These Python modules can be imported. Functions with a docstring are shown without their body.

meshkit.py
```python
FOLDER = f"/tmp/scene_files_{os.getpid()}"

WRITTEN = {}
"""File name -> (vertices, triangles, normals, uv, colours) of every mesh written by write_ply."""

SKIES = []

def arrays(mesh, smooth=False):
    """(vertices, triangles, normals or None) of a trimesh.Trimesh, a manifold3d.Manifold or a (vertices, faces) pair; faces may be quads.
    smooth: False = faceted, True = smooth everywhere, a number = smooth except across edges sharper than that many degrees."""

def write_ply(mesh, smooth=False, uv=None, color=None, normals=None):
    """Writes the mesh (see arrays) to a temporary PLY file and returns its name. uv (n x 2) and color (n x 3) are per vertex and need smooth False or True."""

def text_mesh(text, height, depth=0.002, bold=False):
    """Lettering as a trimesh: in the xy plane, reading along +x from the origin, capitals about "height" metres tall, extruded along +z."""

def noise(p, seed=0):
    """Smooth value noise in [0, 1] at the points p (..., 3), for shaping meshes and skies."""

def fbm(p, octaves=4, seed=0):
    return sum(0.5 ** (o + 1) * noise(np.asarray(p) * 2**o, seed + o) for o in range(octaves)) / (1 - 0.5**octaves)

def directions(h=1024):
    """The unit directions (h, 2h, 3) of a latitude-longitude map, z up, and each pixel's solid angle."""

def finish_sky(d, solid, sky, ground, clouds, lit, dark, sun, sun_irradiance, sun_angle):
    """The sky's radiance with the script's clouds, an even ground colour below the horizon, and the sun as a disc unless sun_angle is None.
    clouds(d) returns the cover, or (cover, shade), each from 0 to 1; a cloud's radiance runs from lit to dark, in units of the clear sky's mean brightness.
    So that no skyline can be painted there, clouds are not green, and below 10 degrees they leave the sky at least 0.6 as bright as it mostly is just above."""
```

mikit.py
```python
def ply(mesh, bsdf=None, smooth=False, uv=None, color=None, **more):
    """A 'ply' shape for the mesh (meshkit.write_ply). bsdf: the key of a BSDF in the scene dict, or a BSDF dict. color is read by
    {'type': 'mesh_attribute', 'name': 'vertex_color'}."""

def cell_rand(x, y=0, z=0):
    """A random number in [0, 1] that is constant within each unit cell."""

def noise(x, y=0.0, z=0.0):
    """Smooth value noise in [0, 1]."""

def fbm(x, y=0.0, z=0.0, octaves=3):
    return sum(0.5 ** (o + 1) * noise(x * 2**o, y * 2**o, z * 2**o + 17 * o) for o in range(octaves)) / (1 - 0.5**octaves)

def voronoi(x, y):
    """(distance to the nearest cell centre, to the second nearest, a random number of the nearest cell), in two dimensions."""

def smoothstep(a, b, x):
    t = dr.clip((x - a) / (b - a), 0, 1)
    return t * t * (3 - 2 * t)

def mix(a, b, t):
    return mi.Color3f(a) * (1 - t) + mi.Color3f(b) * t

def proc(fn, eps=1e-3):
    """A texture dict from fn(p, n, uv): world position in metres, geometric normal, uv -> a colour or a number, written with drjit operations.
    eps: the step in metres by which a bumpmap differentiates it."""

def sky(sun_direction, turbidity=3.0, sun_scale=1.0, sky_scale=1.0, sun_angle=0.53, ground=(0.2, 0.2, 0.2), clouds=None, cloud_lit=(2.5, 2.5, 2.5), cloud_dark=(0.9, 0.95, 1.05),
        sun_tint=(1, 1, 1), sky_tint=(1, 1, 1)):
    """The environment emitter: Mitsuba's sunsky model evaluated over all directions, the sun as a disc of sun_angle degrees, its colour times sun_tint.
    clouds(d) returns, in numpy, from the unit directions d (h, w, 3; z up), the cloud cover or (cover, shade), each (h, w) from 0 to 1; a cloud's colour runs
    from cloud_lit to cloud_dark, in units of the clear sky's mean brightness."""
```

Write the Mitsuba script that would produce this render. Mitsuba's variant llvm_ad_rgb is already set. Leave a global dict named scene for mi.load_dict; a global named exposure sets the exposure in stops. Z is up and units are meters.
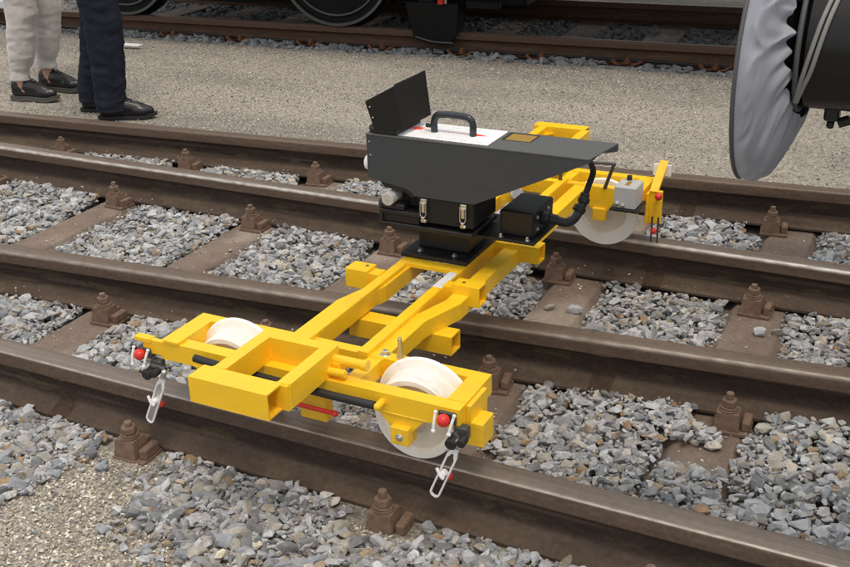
import math
import numpy as np, trimesh, manifold3d as m3
import drjit as dr
import mitsuba as mi
import mikit, meshkit
from mikit import proc, noise, fbm, voronoi, smoothstep, mix, cell_rand

T = mi.ScalarTransform4f
scene, labels = {}, {}
RNG = np.random.default_rng(7)

# ------------------------------------------------------------------ camera, light, exposure
CAM = np.array([0.0, -1.832, 1.335])
FW = np.array([-0.4151, 0.8149, -0.4046]); RT = np.array([0.8955, 0.4444, -0.0229]); UP = np.array([-0.1611, 0.3718, 0.9142])
scene['camera'] = {'type': 'perspective', 'fov': 44.08, 'fov_axis': 'x', 'near_clip': 0.05, 'far_clip': 600.0,
                   'to_world': T().look_at(origin=CAM.tolist(), target=(CAM + FW).tolist(), up=UP.tolist())}
scene['sky_light'] = mikit.sky((0.28, -0.30, 1.0), turbidity=4, sun_scale=0.30, sun_angle=16, clouds=lambda d: (np.ones(d.shape[:2]), 1 - np.clip(d[..., 2], 0, 1) ** 0.8),
                               cloud_lit=(2.95, 2.95, 3.0), cloud_dark=(1.75, 1.77, 1.82))
exposure = 1.82

# ------------------------------------------------------------------ materials
def rgb(*c): return {'type': 'rgb', 'value': list(c)}
def mat(name, color, rough=0.6, metallic=0.0, spec=0.5, **kw):
    scene['mat_' + name] = {'type': 'twosided', 'b': {'type': 'principled', 'base_color': color if isinstance(color, dict) else rgb(*color),
                            'roughness': rough, 'metallic': metallic, 'specular': spec, **kw}}
def bump(name, color, rough, fn, scale=1.0, metallic=0.0, spec=0.5, eps=1e-3, **kw):
    scene['mat_' + name] = {'type': 'twosided', 'b': {'type': 'bumpmap', 'tex': proc(fn, eps), 'scale': scale,
                            'b': {'type': 'principled', 'base_color': color if isinstance(color, dict) else rgb(*color), 'roughness': rough,
                                  'metallic': metallic, 'specular': spec, **kw}}}

def f_yellow(p, n, uv):
    v = fbm(p.x * 14, p.y * 14, p.z * 14, 4); s = smoothstep(0.80, 0.88, noise(p.x * 190, p.y * 190, p.z * 190))
    dirt = smoothstep(0.52, 0.78, fbm(p.x * 7 + 2, p.y * 7, p.z * 16, 4)); sc = smoothstep(0.73, 0.80, noise(p.x * 18, p.y * 160, p.z * 160)) * smoothstep(0.5, 0.7, noise(p.x * 6, p.y * 9, p.z * 9))
    grime = smoothstep(0.16, 0.06, p.z) * noise(p.x * 30, p.y * 30, p.z * 30)
    return mix(mix(mix((0.83, 0.505, 0.014), (0.87, 0.540, 0.020), v), (0.45, 0.26, 0.05), 0.08 * s), (0.42, 0.28, 0.08), dr.clip(0.13 * dirt + 0.22 * sc + 0.30 * grime, 0, 1))
mat('yellow', proc(f_yellow), 0.36, spec=0.45)
mat('yellow_dark', (0.10, 0.06, 0.01), 0.6)
def f_gray_box(p, n, uv): return mix((0.040, 0.047, 0.054), (0.049, 0.056, 0.064), fbm(p.x * 40, p.y * 40, p.z * 40))
mat('charcoal', proc(f_gray_box), 0.42, spec=0.4)
mat('charcoal_top', proc(lambda p, n, uv: mix((0.070, 0.073, 0.075), (0.085, 0.088, 0.090), fbm(p.x * 40, p.y * 40, p.z * 40))), 0.5, spec=0.7)  # paler than the sides: sky sheen on the top put into the colour
mat('black', (0.012, 0.012, 0.013), 0.4, spec=0.45)
mat('black_matt', (0.012, 0.011, 0.010), 0.7, spec=0.3)
mat('rubber', (0.014, 0.014, 0.015), 0.55)
mat('handle', (0.02, 0.025, 0.03), 0.2)
def f_poly(p, n, uv):     # machined nylon: faint turning rings, grey grime on the running tread
    xw = dr.select(p.y > 0.75, dr.select(p.x < -1.22, -1.495, -0.988), dr.select(p.x < -1.22, -1.46, -0.953)); r = dr.sqrt(dr.square(p.x - xw) + dr.square(p.z - dr.select(p.y > 0.75, 0.0865, 0.1005)))
    c = mix((0.90, 0.885, 0.83), (0.80, 0.77, 0.69), smoothstep(0.45, 0.8, fbm(p.x * 12, p.y * 12, p.z * 12, 3)) * 0.6)
    c = c * (0.95 + 0.05 * noise(r * 900, p.y * 300))
    tread = smoothstep(0.965, 0.99, 1 - dr.abs(r - 0.101) / 0.1) * smoothstep(0.75, 0.35, dr.abs(n.x) * 0.0 + dr.abs(n.y))
    c = mix(c, (0.62, 0.56, 0.45), 0.75 * smoothstep(0.083, 0.079, r) * smoothstep(0.6, 0.9, dr.abs(n.y)))
    c = mix(c, (0.34, 0.32, 0.29), tread * (0.10 + 0.35 * noise(p.x * 60, p.y * 220, p.z * 60)))
    return mix(c, (0.55, 0.48, 0.38), 0.22 * smoothstep(0.62, 0.78, fbm(p.x * 50 + 7, p.y * 50, p.z * 50, 3)) * smoothstep(0.055, 0.12, r))
mat('polymer', proc(f_poly), 0.40, spec=0.45)
mat('polymer_recess', (0.60, 0.55, 0.46), 0.5)
mat('steel', (0.60, 0.60, 0.58), 0.3, 0.9)
mat('brass', (0.62, 0.55, 0.38), 0.35, 0.8)
mat('white_plastic', (0.75, 0.76, 0.76), 0.35)
mat('grey_box', (0.42, 0.43, 0.43), 0.42)
mat('dark_metal', (0.10, 0.10, 0.10), 0.45, 0.6)
mat('red', (0.62, 0.03, 0.02), 0.32)
mat('red_print', (0.75, 0.07, 0.03), 0.5)
mat('amber', (0.30, 0.19, 0.05), 0.3)
def f_label(p, n, uv):      # flat print: rows of small unreadable type
    row = p.y * 40.0 + 0.3; r = row - dr.floor(row); col = p.x * 210.0
    on = dr.select((r > 0.35) & (r < 0.58), 1.0, 0.0) * smoothstep(0.42, 0.5, cell_rand(col, dr.floor(row))) * smoothstep(0.35, 0.45, noise(p.x * 26, dr.floor(row) * 3.1))
    on = on * smoothstep(-1.22, -1.18, p.x) * dr.select((p.y > 0.665) | (p.y < 0.60), 1.0, 0.0)
    return mix((0.78, 0.79, 0.80), (0.35, 0.36, 0.40), on * 0.7)
mat('label', proc(f_label), 0.35)

def f_rail(p, n, uv):
    a = fbm(p.x * 9, p.y * 30, p.z * 40, 4); b = noise(p.x * 120, p.y * 120, p.z * 120)
    c = mix((0.024, 0.0155, 0.011), (0.060, 0.038, 0.027), a)
    c = mix(c, (0.16, 0.115, 0.08), 0.35 * smoothstep(0.6, 0.8, noise(p.x * 3.1, p.y * 5, p.z * 55)))
    c = mix(c, (0.05, 0.035, 0.026), 0.5 * smoothstep(0.62, 0.8, noise(p.x * 35, p.y * 35, p.z * 60)))
    c = mix(c, (0.10, 0.095, 0.04), 0.35 * smoothstep(0.6, 0.72, fbm(p.x * 14, p.y * 14, p.z * 30, 3)) * smoothstep(-0.05, -0.08, p.z))
    foot = smoothstep(-0.100, -0.125, p.z)      # paler brown towards the foot
    c = mix(c, (0.118, 0.086, 0.063), foot * (0.15 + 0.5 * a))
    head = smoothstep(-0.05, -0.043, p.z)
    c = mix(c, (0.135, 0.094, 0.068), head * 0.6)
    c = mix(c, (0.125, 0.060, 0.030), 0.45 * smoothstep(3.9, 4.3, p.y))
    return c * (0.8 + 0.4 * b)
def f_rail_bump(p, n, uv): return 0.0009 * fbm(p.x * 70, p.y * 150, p.z * 150, 3) + 0.0012 * noise(p.x * 30, p.y * 40, p.z * 60)
def rail_bsdf(name, top, band, weight):
    scene['mat_' + name] = {'type': 'blendbsdf', 'weight': proc(weight),
        'a': {'type': 'twosided', 'b': {'type': 'bumpmap', 'tex': proc(f_rail_bump), 'scale': 1.0, 'b': {'type': 'principled', 'base_color': proc(f_rail), 'roughness': 0.72, 'specular': 0.35}}},
        'b': {'type': 'twosided', 'b': {'type': 'principled', 'base_color': rgb(*top), 'roughness': band, 'metallic': 0.75, 'specular': 0.5}}}
def streak(p): return fbm(p.x * 4, p.y * 170, 0.0, 3)
def w_main(p, n, uv):     # dull running surface, brighter towards the worn shoulder on the near side
    t = smoothstep(-0.006, -0.0015, p.z); e = smoothstep(-0.40, -0.52, n.y) * smoothstep(-0.90, -0.78, n.y) * smoothstep(-0.014, -0.011, p.z)
    return dr.clip(0.34 * t * smoothstep(0.5, 0.3, dr.abs(n.y)) * (0.55 + 0.8 * streak(p)) + 0.95 * e * (0.6 + 0.5 * noise(p.x * 60, p.z * 300)), 0, 1)
def w_band(p, n, uv):
    t = smoothstep(-0.006, -0.0015, p.z); e = smoothstep(-0.03, -0.2, n.y) * smoothstep(-0.016, -0.009, p.z)
    return dr.clip(0.28 * t * smoothstep(0.35, 0.1, dr.abs(n.y)) * (0.5 + 0.9 * streak(p)) + 0.9 * e * (0.5 + 0.6 * noise(p.x * 40, p.y * 200)), 0, 1)
def w_mid(p, n, uv): return w_band(p, n, uv) * 0.62
def w_rust(p, n, uv):
    t = smoothstep(-0.006, -0.0015, p.z)
    return dr.clip(0.45 * t * (0.5 + 0.9 * streak(p)), 0, 1)
rail_bsdf('rail_main', (0.42, 0.38, 0.34), 0.40, w_main)
rail_bsdf('rail_band', (0.58, 0.54, 0.49), 0.34, w_band)
rail_bsdf('rail_mid', (0.44, 0.39, 0.34), 0.42, w_mid)
rail_bsdf('rail_rust', (0.30, 0.25, 0.21), 0.50, w_rust)
def f_rust(p, n, uv):
    a = fbm(p.x * 60, p.y * 60, p.z * 60, 3)
    return mix((0.105, 0.066, 0.047), (0.225, 0.155, 0.115), a)
bump('rust', proc(f_rust), 0.8, lambda p, n, uv: 0.0012 * fbm(p.x * 180, p.y * 180, p.z * 180, 3), spec=0.3)
bump('weld', proc(lambda p, n, uv: mix((0.030, 0.020, 0.015), (0.085, 0.055, 0.038), fbm(p.x * 90, p.y * 90, p.z * 90, 3))), 0.85, lambda p, n, uv: 0.002 * fbm(p.x * 220, p.y * 220, p.z * 220, 3), spec=0.2)
def f_orange(p, n, uv): return mix((0.085, 0.045, 0.028), (0.24, 0.10, 0.04), fbm(p.x * 40, p.y * 40, p.z * 40, 3))
mat('orange_rust', proc(f_orange), 0.8)
def f_sleeper(p, n, uv):
    a = fbm(p.x * 14, p.y * 14, p.z * 20, 4); d = smoothstep(0.5, 0.75, fbm(p.x * 5 + 9, p.y * 5, 3, 3))
    c = mix((0.118, 0.088, 0.070), (0.215, 0.170, 0.140), a)
    c = mix(c, (0.32, 0.275, 0.232), 0.6 * d)
    return c * (0.8 + 0.4 * noise(p.x * 160, p.y * 160, p.z * 160))
bump('sleeper', proc(f_sleeper), 0.85, lambda p, n, uv: 0.0018 * fbm(p.x * 90, p.y * 90, p.z * 90, 3), spec=0.25)

def f_path(p, n, uv):
    d1, d2, r = voronoi(p.x * 105, p.y * 105)
    q1, q2, s = voronoi(p.x * 230 + 5, p.y * 230)
    big = fbm(p.x * 1.3, p.y * 1.3, 0, 4)
    c = mix((0.23, 0.21, 0.18), (0.50, 0.465, 0.405), 0.55 * r + 0.45 * s)
    c = c * (0.70 + 0.30 * smoothstep(0.62, 0.25, d1))
    c = mix(c, (0.56, 0.53, 0.47), smoothstep(0.93, 0.97, s)); c = mix(c, (0.20, 0.185, 0.165), 0.7 * smoothstep(0.09, 0.05, r))
    d3 = smoothstep(0.45, 0.7, fbm(p.x * 0.8 + 3, p.y * 1.9, 1.0, 4)); c = mix(c, c * mi.Color3f(0.74, 0.74, 0.75), d3)
    return c * (0.72 + 0.34 * big)
def f_path_bump(p, n, uv):
    d1, d2, r = voronoi(p.x * 105, p.y * 105); q1, q2, s = voronoi(p.x * 230 + 5, p.y * 230)
    return 0.0030 * r * smoothstep(0.6, 0.1, d1) + 0.0015 * s * smoothstep(0.6, 0.1, q1) + 0.004 * fbm(p.x * 9, p.y * 9, 0, 3)
bump('path', proc(f_path), 0.92, f_path_bump, eps=2e-3, spec=0.2)
def f_bed(p, n, uv): return mix((0.11, 0.10, 0.09), (0.21, 0.195, 0.17), fbm(p.x * 40, p.y * 40, 0, 4))
bump('bed', proc(f_bed), 0.95, lambda p, n, uv: 0.006 * fbm(p.x * 60, p.y * 60, 0, 3), spec=0.2)
def f_stone(p, n, uv):   # uv.x: tone of the stone, uv.y: hue of the stone
    g = mix((0.115, 0.125, 0.137), (0.52, 0.54, 0.56), uv.x)
    w = mix((0.17, 0.145, 0.11), (0.56, 0.50, 0.41), uv.x)
    c = mix(g, w, smoothstep(0.55, 0.9, uv.y))
    c = mix(c, (0.26, 0.165, 0.085), 0.8 * smoothstep(0.885, 0.905, uv.y))
    v = fbm(p.x * 130, p.y * 130, p.z * 130, 3)
    c = c * (0.68 + 0.62 * v)
    return mix(c, (0.34, 0.30, 0.245), 0.45 * smoothstep(0.5, 0.72, fbm(p.x * 45, p.y * 45, p.z * 45, 3)))
mat('stone', proc(f_stone), 0.88, spec=0.25)
def stone_tone(name, a, b):
    mat(name, proc(lambda p, n, uv: mix(a, b, fbm(p.x * 120, p.y * 120, p.z * 120, 4)) * (0.8 + 0.4 * noise(p.x * 33, p.y * 33, p.z * 33))), 0.88, spec=0.25)
stone_tone('stone_a', (0.155, 0.17, 0.19), (0.34, 0.36, 0.385)); stone_tone('stone_b', (0.28, 0.295, 0.31), (0.52, 0.535, 0.55))
stone_tone('stone_c', (0.10, 0.108, 0.115), (0.24, 0.25, 0.255)); stone_tone('stone_d', (0.21, 0.20, 0.175), (0.42, 0.405, 0.36))
stone_tone('stone_tan', (0.21, 0.135, 0.075), (0.42, 0.30, 0.19)); stone_tone('stone_pale', (0.42, 0.38, 0.29), (0.66, 0.61, 0.50))
def f_pebble(p, n, uv):
    c = mix((0.22, 0.19, 0.15), (0.66, 0.59, 0.48), uv.x)
    c = mix(c, (0.78, 0.74, 0.66), smoothstep(0.80, 0.92, uv.y))
    c = mix(c, (0.30, 0.31, 0.32), smoothstep(0.25, 0.12, uv.y))
    return c * (0.75 + 0.5 * noise(p.x * 220, p.y * 220, p.z * 220))
mat('pebble', proc(f_pebble), 0.9, spec=0.25)
def f_grit(p, n, uv):
    c = mix((0.17, 0.155, 0.135), (0.56, 0.52, 0.455), uv.x); c = mix(c, (0.62, 0.59, 0.53), smoothstep(0.9, 0.97, uv.y)); return mix(c, (0.17, 0.165, 0.155), smoothstep(0.22, 0.12, uv.y))
mat('path_pebble', proc(f_grit), 0.95, spec=0.15)
def f_cloth(p, n, uv): return mix((0.27, 0.29, 0.335), (0.34, 0.36, 0.405), fbm(p.x * 9, p.y * 9, p.z * 9, 3))
bump('fabric', proc(f_cloth), 0.48, lambda p, n, uv: 0.00025 * (dr.sin(p.z * 2600) * dr.sin(p.y * 2600 + p.x * 1900)), spec=0.35, eps=2e-4, sheen=0.3)
mat('piping', (0.07, 0.07, 0.075), 0.6)
mat('gloss_black', (0.009, 0.009, 0.009), 0.28, spec=0.3)
mat('cord', (0.22, 0.22, 0.21), 0.7)
def f_jeans(p, n, uv): return mix((0.50, 0.475, 0.445), (0.60, 0.575, 0.545), fbm(p.x * 25, p.y * 25, p.z * 8, 3))
bump('pale_denim', proc(f_jeans), 0.9, lambda p, n, uv: 0.0018 * fbm(p.x * 40, p.y * 40, p.z * 60, 3) + 0.0003 * dr.sin(p.z * 2200 + p.x * 2200), spec=0.2)
def f_navy(p, n, uv): return mix((0.008, 0.010, 0.018), (0.016, 0.019, 0.032), fbm(p.x * 25, p.y * 25, p.z * 8, 3))
bump('navy', proc(f_navy), 0.85, lambda p, n, uv: 0.0035 * fbm(p.x * 18, p.y * 18, p.z * 34, 3), spec=0.25)
mat('shoe', (0.012, 0.012, 0.014), 0.32)
mat('sole', (0.085, 0.08, 0.075), 0.7)
mat('sole_black', (0.02, 0.02, 0.02), 0.7)
mat('skin', (0.52, 0.29, 0.20), 0.5, spec=0.35)
mat('hair', (0.06, 0.035, 0.02), 0.6)
mat('shirt', (0.50, 0.52, 0.55), 0.85)
mat('jacket', (0.05, 0.06, 0.08), 0.85)
def f_loco(p, n, uv): return mix((0.004, 0.004, 0.004), (0.011, 0.010, 0.009), fbm(p.x * 6, p.y * 6, p.z * 6, 3))
mat('loco_black', proc(f_loco), 0.6, spec=0.2)
mat('loco_green', (0.03, 0.06, 0.04), 0.4)
mat('tyre', (0.13, 0.135, 0.13), 0.5, 0.4)
mat('pale_paint', (0.62, 0.64, 0.63), 0.6)
mat('glass_dark', (0.02, 0.025, 0.03), 0.08)
bump('lump', proc(lambda p, n, uv: mix((0.34, 0.31, 0.25), (0.62, 0.58, 0.48), fbm(p.x * 160, p.y * 160, p.z * 160, 3))), 0.9, lambda p, n, uv: 0.004 * fbm(p.x * 140, p.y * 140, p.z * 140, 3))
# ------------------------------------------------------------------ scene tree helpers
def numbered(key):
    if not any(k == key or k.startswith(key + '__') for k in scene): return key
    i = 1
    while any(k == f'{key}_{i:03d}' or k.startswith(f'{key}_{i:03d}__') for k in scene): i += 1
    return f'{key}_{i:03d}'
_count = {}
def fresh(key):
    n = _count.get(key, 0); _count[key] = n + 1
    return key if n == 0 else f'{key}_{n:03d}'
def put(key, mesh, m, parent=None, smooth=False, **kw):
    k = fresh((parent + '__' if parent else '') + key)
    scene[k] = mesh if isinstance(mesh, dict) else mikit.ply(mesh, 'mat_' + m, smooth=smooth, **kw)
    return k
def thing(key, label, cat, group=None):
    k = fresh(key); labels[k] = {'label': label, 'category': cat}
    if group: labels[k]['group'] = group
    return k
def tag(k, label, cat=None, group=None, kind=None):
    d = labels.setdefault(k, {}); d['label'] = label
    if cat: d['category'] = cat
    if group: d['group'] = group
    if kind: d['kind'] = kind
    return k

# ------------------------------------------------------------------ mesh helpers
def cat(*ms): return trimesh.util.concatenate([m for m in ms])
def tm(man):
    m = man.to_mesh(); return trimesh.Trimesh(np.array(m.vert_properties[:, :3]), np.array(m.tri_verts), process=False)
def bx(x0, x1, y0, y1, z0, z1, c=0.002):
    """A box with chamfered edges, by its faces."""
    c = min(c, 0.3 * min(x1 - x0, y1 - y0, z1 - z0)); lo, hi = np.array([x0, y0, z0]), np.array([x1, y1, z1]); pts = []
    for s in np.ndindex(2, 2, 2):
        for a in range(3):
            p = np.where(s, hi - c, lo + c); p[a] = hi[a] if s[a] else lo[a]; pts.append(p)
    return trimesh.convex.convex_hull(np.array(pts))
def mbx(x0, x1, y0, y1, z0, z1): return m3.Manifold.cube([x1 - x0, y1 - y0, z1 - z0]).translate([x0, y0, z0])
def rot_to(d):
    d = np.asarray(d, float); d = d / np.linalg.norm(d)
    return trimesh.geometry.align_vectors([0, 0, 1], d)
def cyl(a, b, r, n=24, r2=None):
    a, b = np.asarray(a, float), np.asarray(b, float); h = np.linalg.norm(b - a)
    r2 = r if r2 is None else r2; c = min(r, r2) * 0.12
    pr = np.array([[0, 0], [r - c, 0], [r, c], [r2, h - c], [r2 - c, h], [0, h]])
    m = trimesh.creation.revolve(pr, sections=n); m.apply_transform(rot_to(b - a)); m.apply_translation(a); return m
def lathe(prof, a, d, n=64):
    m = trimesh.creation.revolve(np.array(prof, float), sections=n); m.apply_transform(rot_to(d)); m.apply_translation(a); return m
def ball(c, r, n=3):
    m = trimesh.creation.icosphere(n, r); m.apply_translation(c); return m
def catmull(P, n):
    P = np.asarray(P, float); Q = np.vstack([2 * P[0] - P[1], P, 2 * P[-1] - P[-2]]); out = []
    for i in range(1, len(Q) - 2):
        for t in np.linspace(0, 1, n, endpoint=False):
            out.append(0.5 * (2 * Q[i] + (Q[i + 1] - Q[i - 1]) * t + (2 * Q[i - 1] - 5 * Q[i] + 4 * Q[i + 1] - Q[i + 2]) * t * t + (3 * Q[i] - Q[i - 1] - 3 * Q[i + 1] + Q[i + 2]) * t ** 3))
    return np.array(out + [P[-1]])
def tube(P, r, n=10, curve=8):
    P = catmull(P, curve) if curve else np.asarray(P, float)
    t = np.gradient(P, axis=0); t /= np.linalg.norm(t, axis=1, keepdims=True)
    a = np.cross(t[0], [0.3, 0.5, 0.81]); fr = []
    for ti in t:
        a = a - ti * (a @ ti); a /= np.linalg.norm(a); fr.append((a, np.cross(ti, a)))
    ang = np.linspace(0, 2 * math.pi, n, endpoint=False); r = np.broadcast_to(r, len(P))
    V = np.vstack([p + q * (np.cos(ang)[:, None] * A + np.sin(ang)[:, None] * B) for p, q, (A, B) in zip(P, r, fr)] + [P[:1], P[-1:]])
    F = []; L = len(P)
    for i in range(L - 1):
        for j in range(n):
            k = (j + 1) % n; F += [[i * n + j, i * n + k, (i + 1) * n + k], [i * n + j, (i + 1) * n + k, (i + 1) * n + j]]
    for j in range(n):
        k = (j + 1) % n; F += [[L * n, k, j], [L * n + 1, (L - 1) * n + j, (L - 1) * n + k]]
    return trimesh.Trimesh(V, F, process=False)
def extr_y(poly, y0, y1):
    """A polygon in x, z drawn out along y."""
    cs = m3.CrossSection([np.array([(x, z) for x, z in poly], float)], m3.FillRule.NonZero)
    m = cs.extrude(y1 - y0).rotate([90, 0, 0]); return m.translate([0, y1, 0])
def extr_x(poly, x0, x1):
    cs = m3.CrossSection([np.array(poly, float)], m3.FillRule.NonZero)
    return cs.extrude(x1 - x0).rotate([90, 0, 90]).translate([x0, 0, 0])
def hexa(c, r, h):
    m = trimesh.creation.cylinder(r, h, sections=6); m.apply_translation([c[0], c[1], c[2] + h / 2])
    k = trimesh.creation.cone(r * 1.12, h * 0.01, sections=6); return m
def beam(P, w, z0, z1):
    """A square tube along a polyline in x, y."""
    P = np.asarray(P, float); out = m3.Manifold()
    for a, b in zip(P[:-1], P[1:]):
        d = (b - a) / np.linalg.norm(b - a); n = np.array([-d[1], d[0]]) * w / 2; e = d * (w * 0.12)
        cs = m3.CrossSection([np.array([a - n - e * (a is not P[0]), b - n + e, b + n + e, a + n - e])], m3.FillRule.NonZero)
        out = out + cs.extrude(z1 - z0).translate([0, 0, z0])
    return tm(out)
# ------------------------------------------------------------------ geometry of the yard: track A (x axis), track B, far track
HB, HF = 0.08347, 0.06142
def y2(x): return 0.794 + math.tan(HB) * x
def y4(x): return 2.304 + math.tan(HB) * x
def yf(x): return 4.943 + math.tan(HF) * x
NOISE = meshkit.noise if hasattr(meshkit, 'noise') else None
def vn(x, y, s, seed=0):      # numpy value noise
    P = np.stack([np.asarray(x) * s + seed * 13.7, np.asarray(y) * s - seed * 7.1, np.zeros_like(np.asarray(x, float)) + seed], -1)
    sh = P.shape[:-1]; return np.asarray(meshkit.noise(P.reshape(-1, 3))).reshape(sh)

def path_z(x, y):
    """Height of the gravel: flush with the head of the fourth rail, falling towards the far track; low in front of the first rail."""
    r4 = 2.304 + math.tan(HB) * x; rf = 4.943 + math.tan(HF) * x
    t = np.clip((y - r4) / (rf - r4), 0, 1)
    z = -0.014 - 0.10 * np.clip((t - 0.25) / 0.62, 0, 1) ** 1.3
    z = np.where(t > 0.93, -0.17, z)
    return z + 0.006 * (vn(x, y, 2.0, 3) - 0.5) * (t > 0.03)
# far gravel sheet
gx = np.concatenate([np.linspace(-60, -9, 30), np.linspace(-8.6, 2.0, 150), np.linspace(3, 60, 30)])
gt = np.concatenate([[0.0], np.linspace(0.012, 0.90, 60), [0.925, 0.955]])
X, Tt = np.meshgrid(gx, gt, indexing='ij'); R4g = 2.304 + 0.033 + math.tan(HB) * X; RFg = 4.943 + math.tan(HF) * X
RFg = np.maximum(RFg, R4g + 0.3); Y = R4g + Tt * (RFg - R4g); Zg = path_z(X, Y); Zg[:, -1] = -0.2; Zg[:, 0] = -0.02
def grid_faces(a, b):
    i, j = np.meshgrid(np.arange(a - 1), np.arange(b - 1), indexing='ij'); q = (i * b + j).ravel()
    return np.vstack([np.stack([q, q + b, q + b + 1], 1), np.stack([q, q + b + 1, q + 1], 1)])
k = put('gravel_path', (np.stack([X, Y, Zg], -1).reshape(-1, 3), grid_faces(len(gx), len(gt))), 'path', smooth=True)
tag(k, 'beige compacted gravel path between the two tracks', kind='structure')
# the bed below all tracks, reaching the horizon
def bed_z(x, y): return np.full_like(np.asarray(x, float), -0.205)
g1 = np.array([[-300, -300, -0.196], [300, -300, -0.196], [300, 300, -0.196], [-300, 300, -0.196]])
k = put('ground', (g1, np.array([[0, 1, 2], [0, 2, 3]])), 'bed'); tag(k, 'dark earth and stone bed under the tracks', kind='structure')
# gravel beyond the far track
q = [(-60, yf(-60) + 1.72), (60, yf(60) + 1.72), (60, 80), (-60, 80)]
k = put('far_gravel', (np.array([[a, b, -0.05 - 0.0 * i] for i, (a, b) in enumerate(q)]), np.array([[0, 1, 2], [0, 2, 3]])), 'path'); tag(k, 'pale gravel ground beyond the far track', kind='structure')
# near gravel sheet, in front of the first rail
gx2, gy2 = np.linspace(-4.5, 2.5, 120), np.linspace(-3.2, -0.045, 60)
def near_z(x, y):
    d = np.clip((-0.12 - y) / 0.4, 0, 1)
    return -0.160 + 0.045 * d + 0.012 * (vn(x, y, 3.0, 5) - 0.5)
X, Y = np.meshgrid(gx2, gy2, indexing='ij')
k = put('near_gravel', (np.stack([X, Y, near_z(X, Y)], -1).reshape(-1, 3), grid_faces(len(gx2), len(gy2))), 'path', smooth=True); tag(k, 'beige fine gravel ground in front of the nearest rail', kind='structure')

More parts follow.
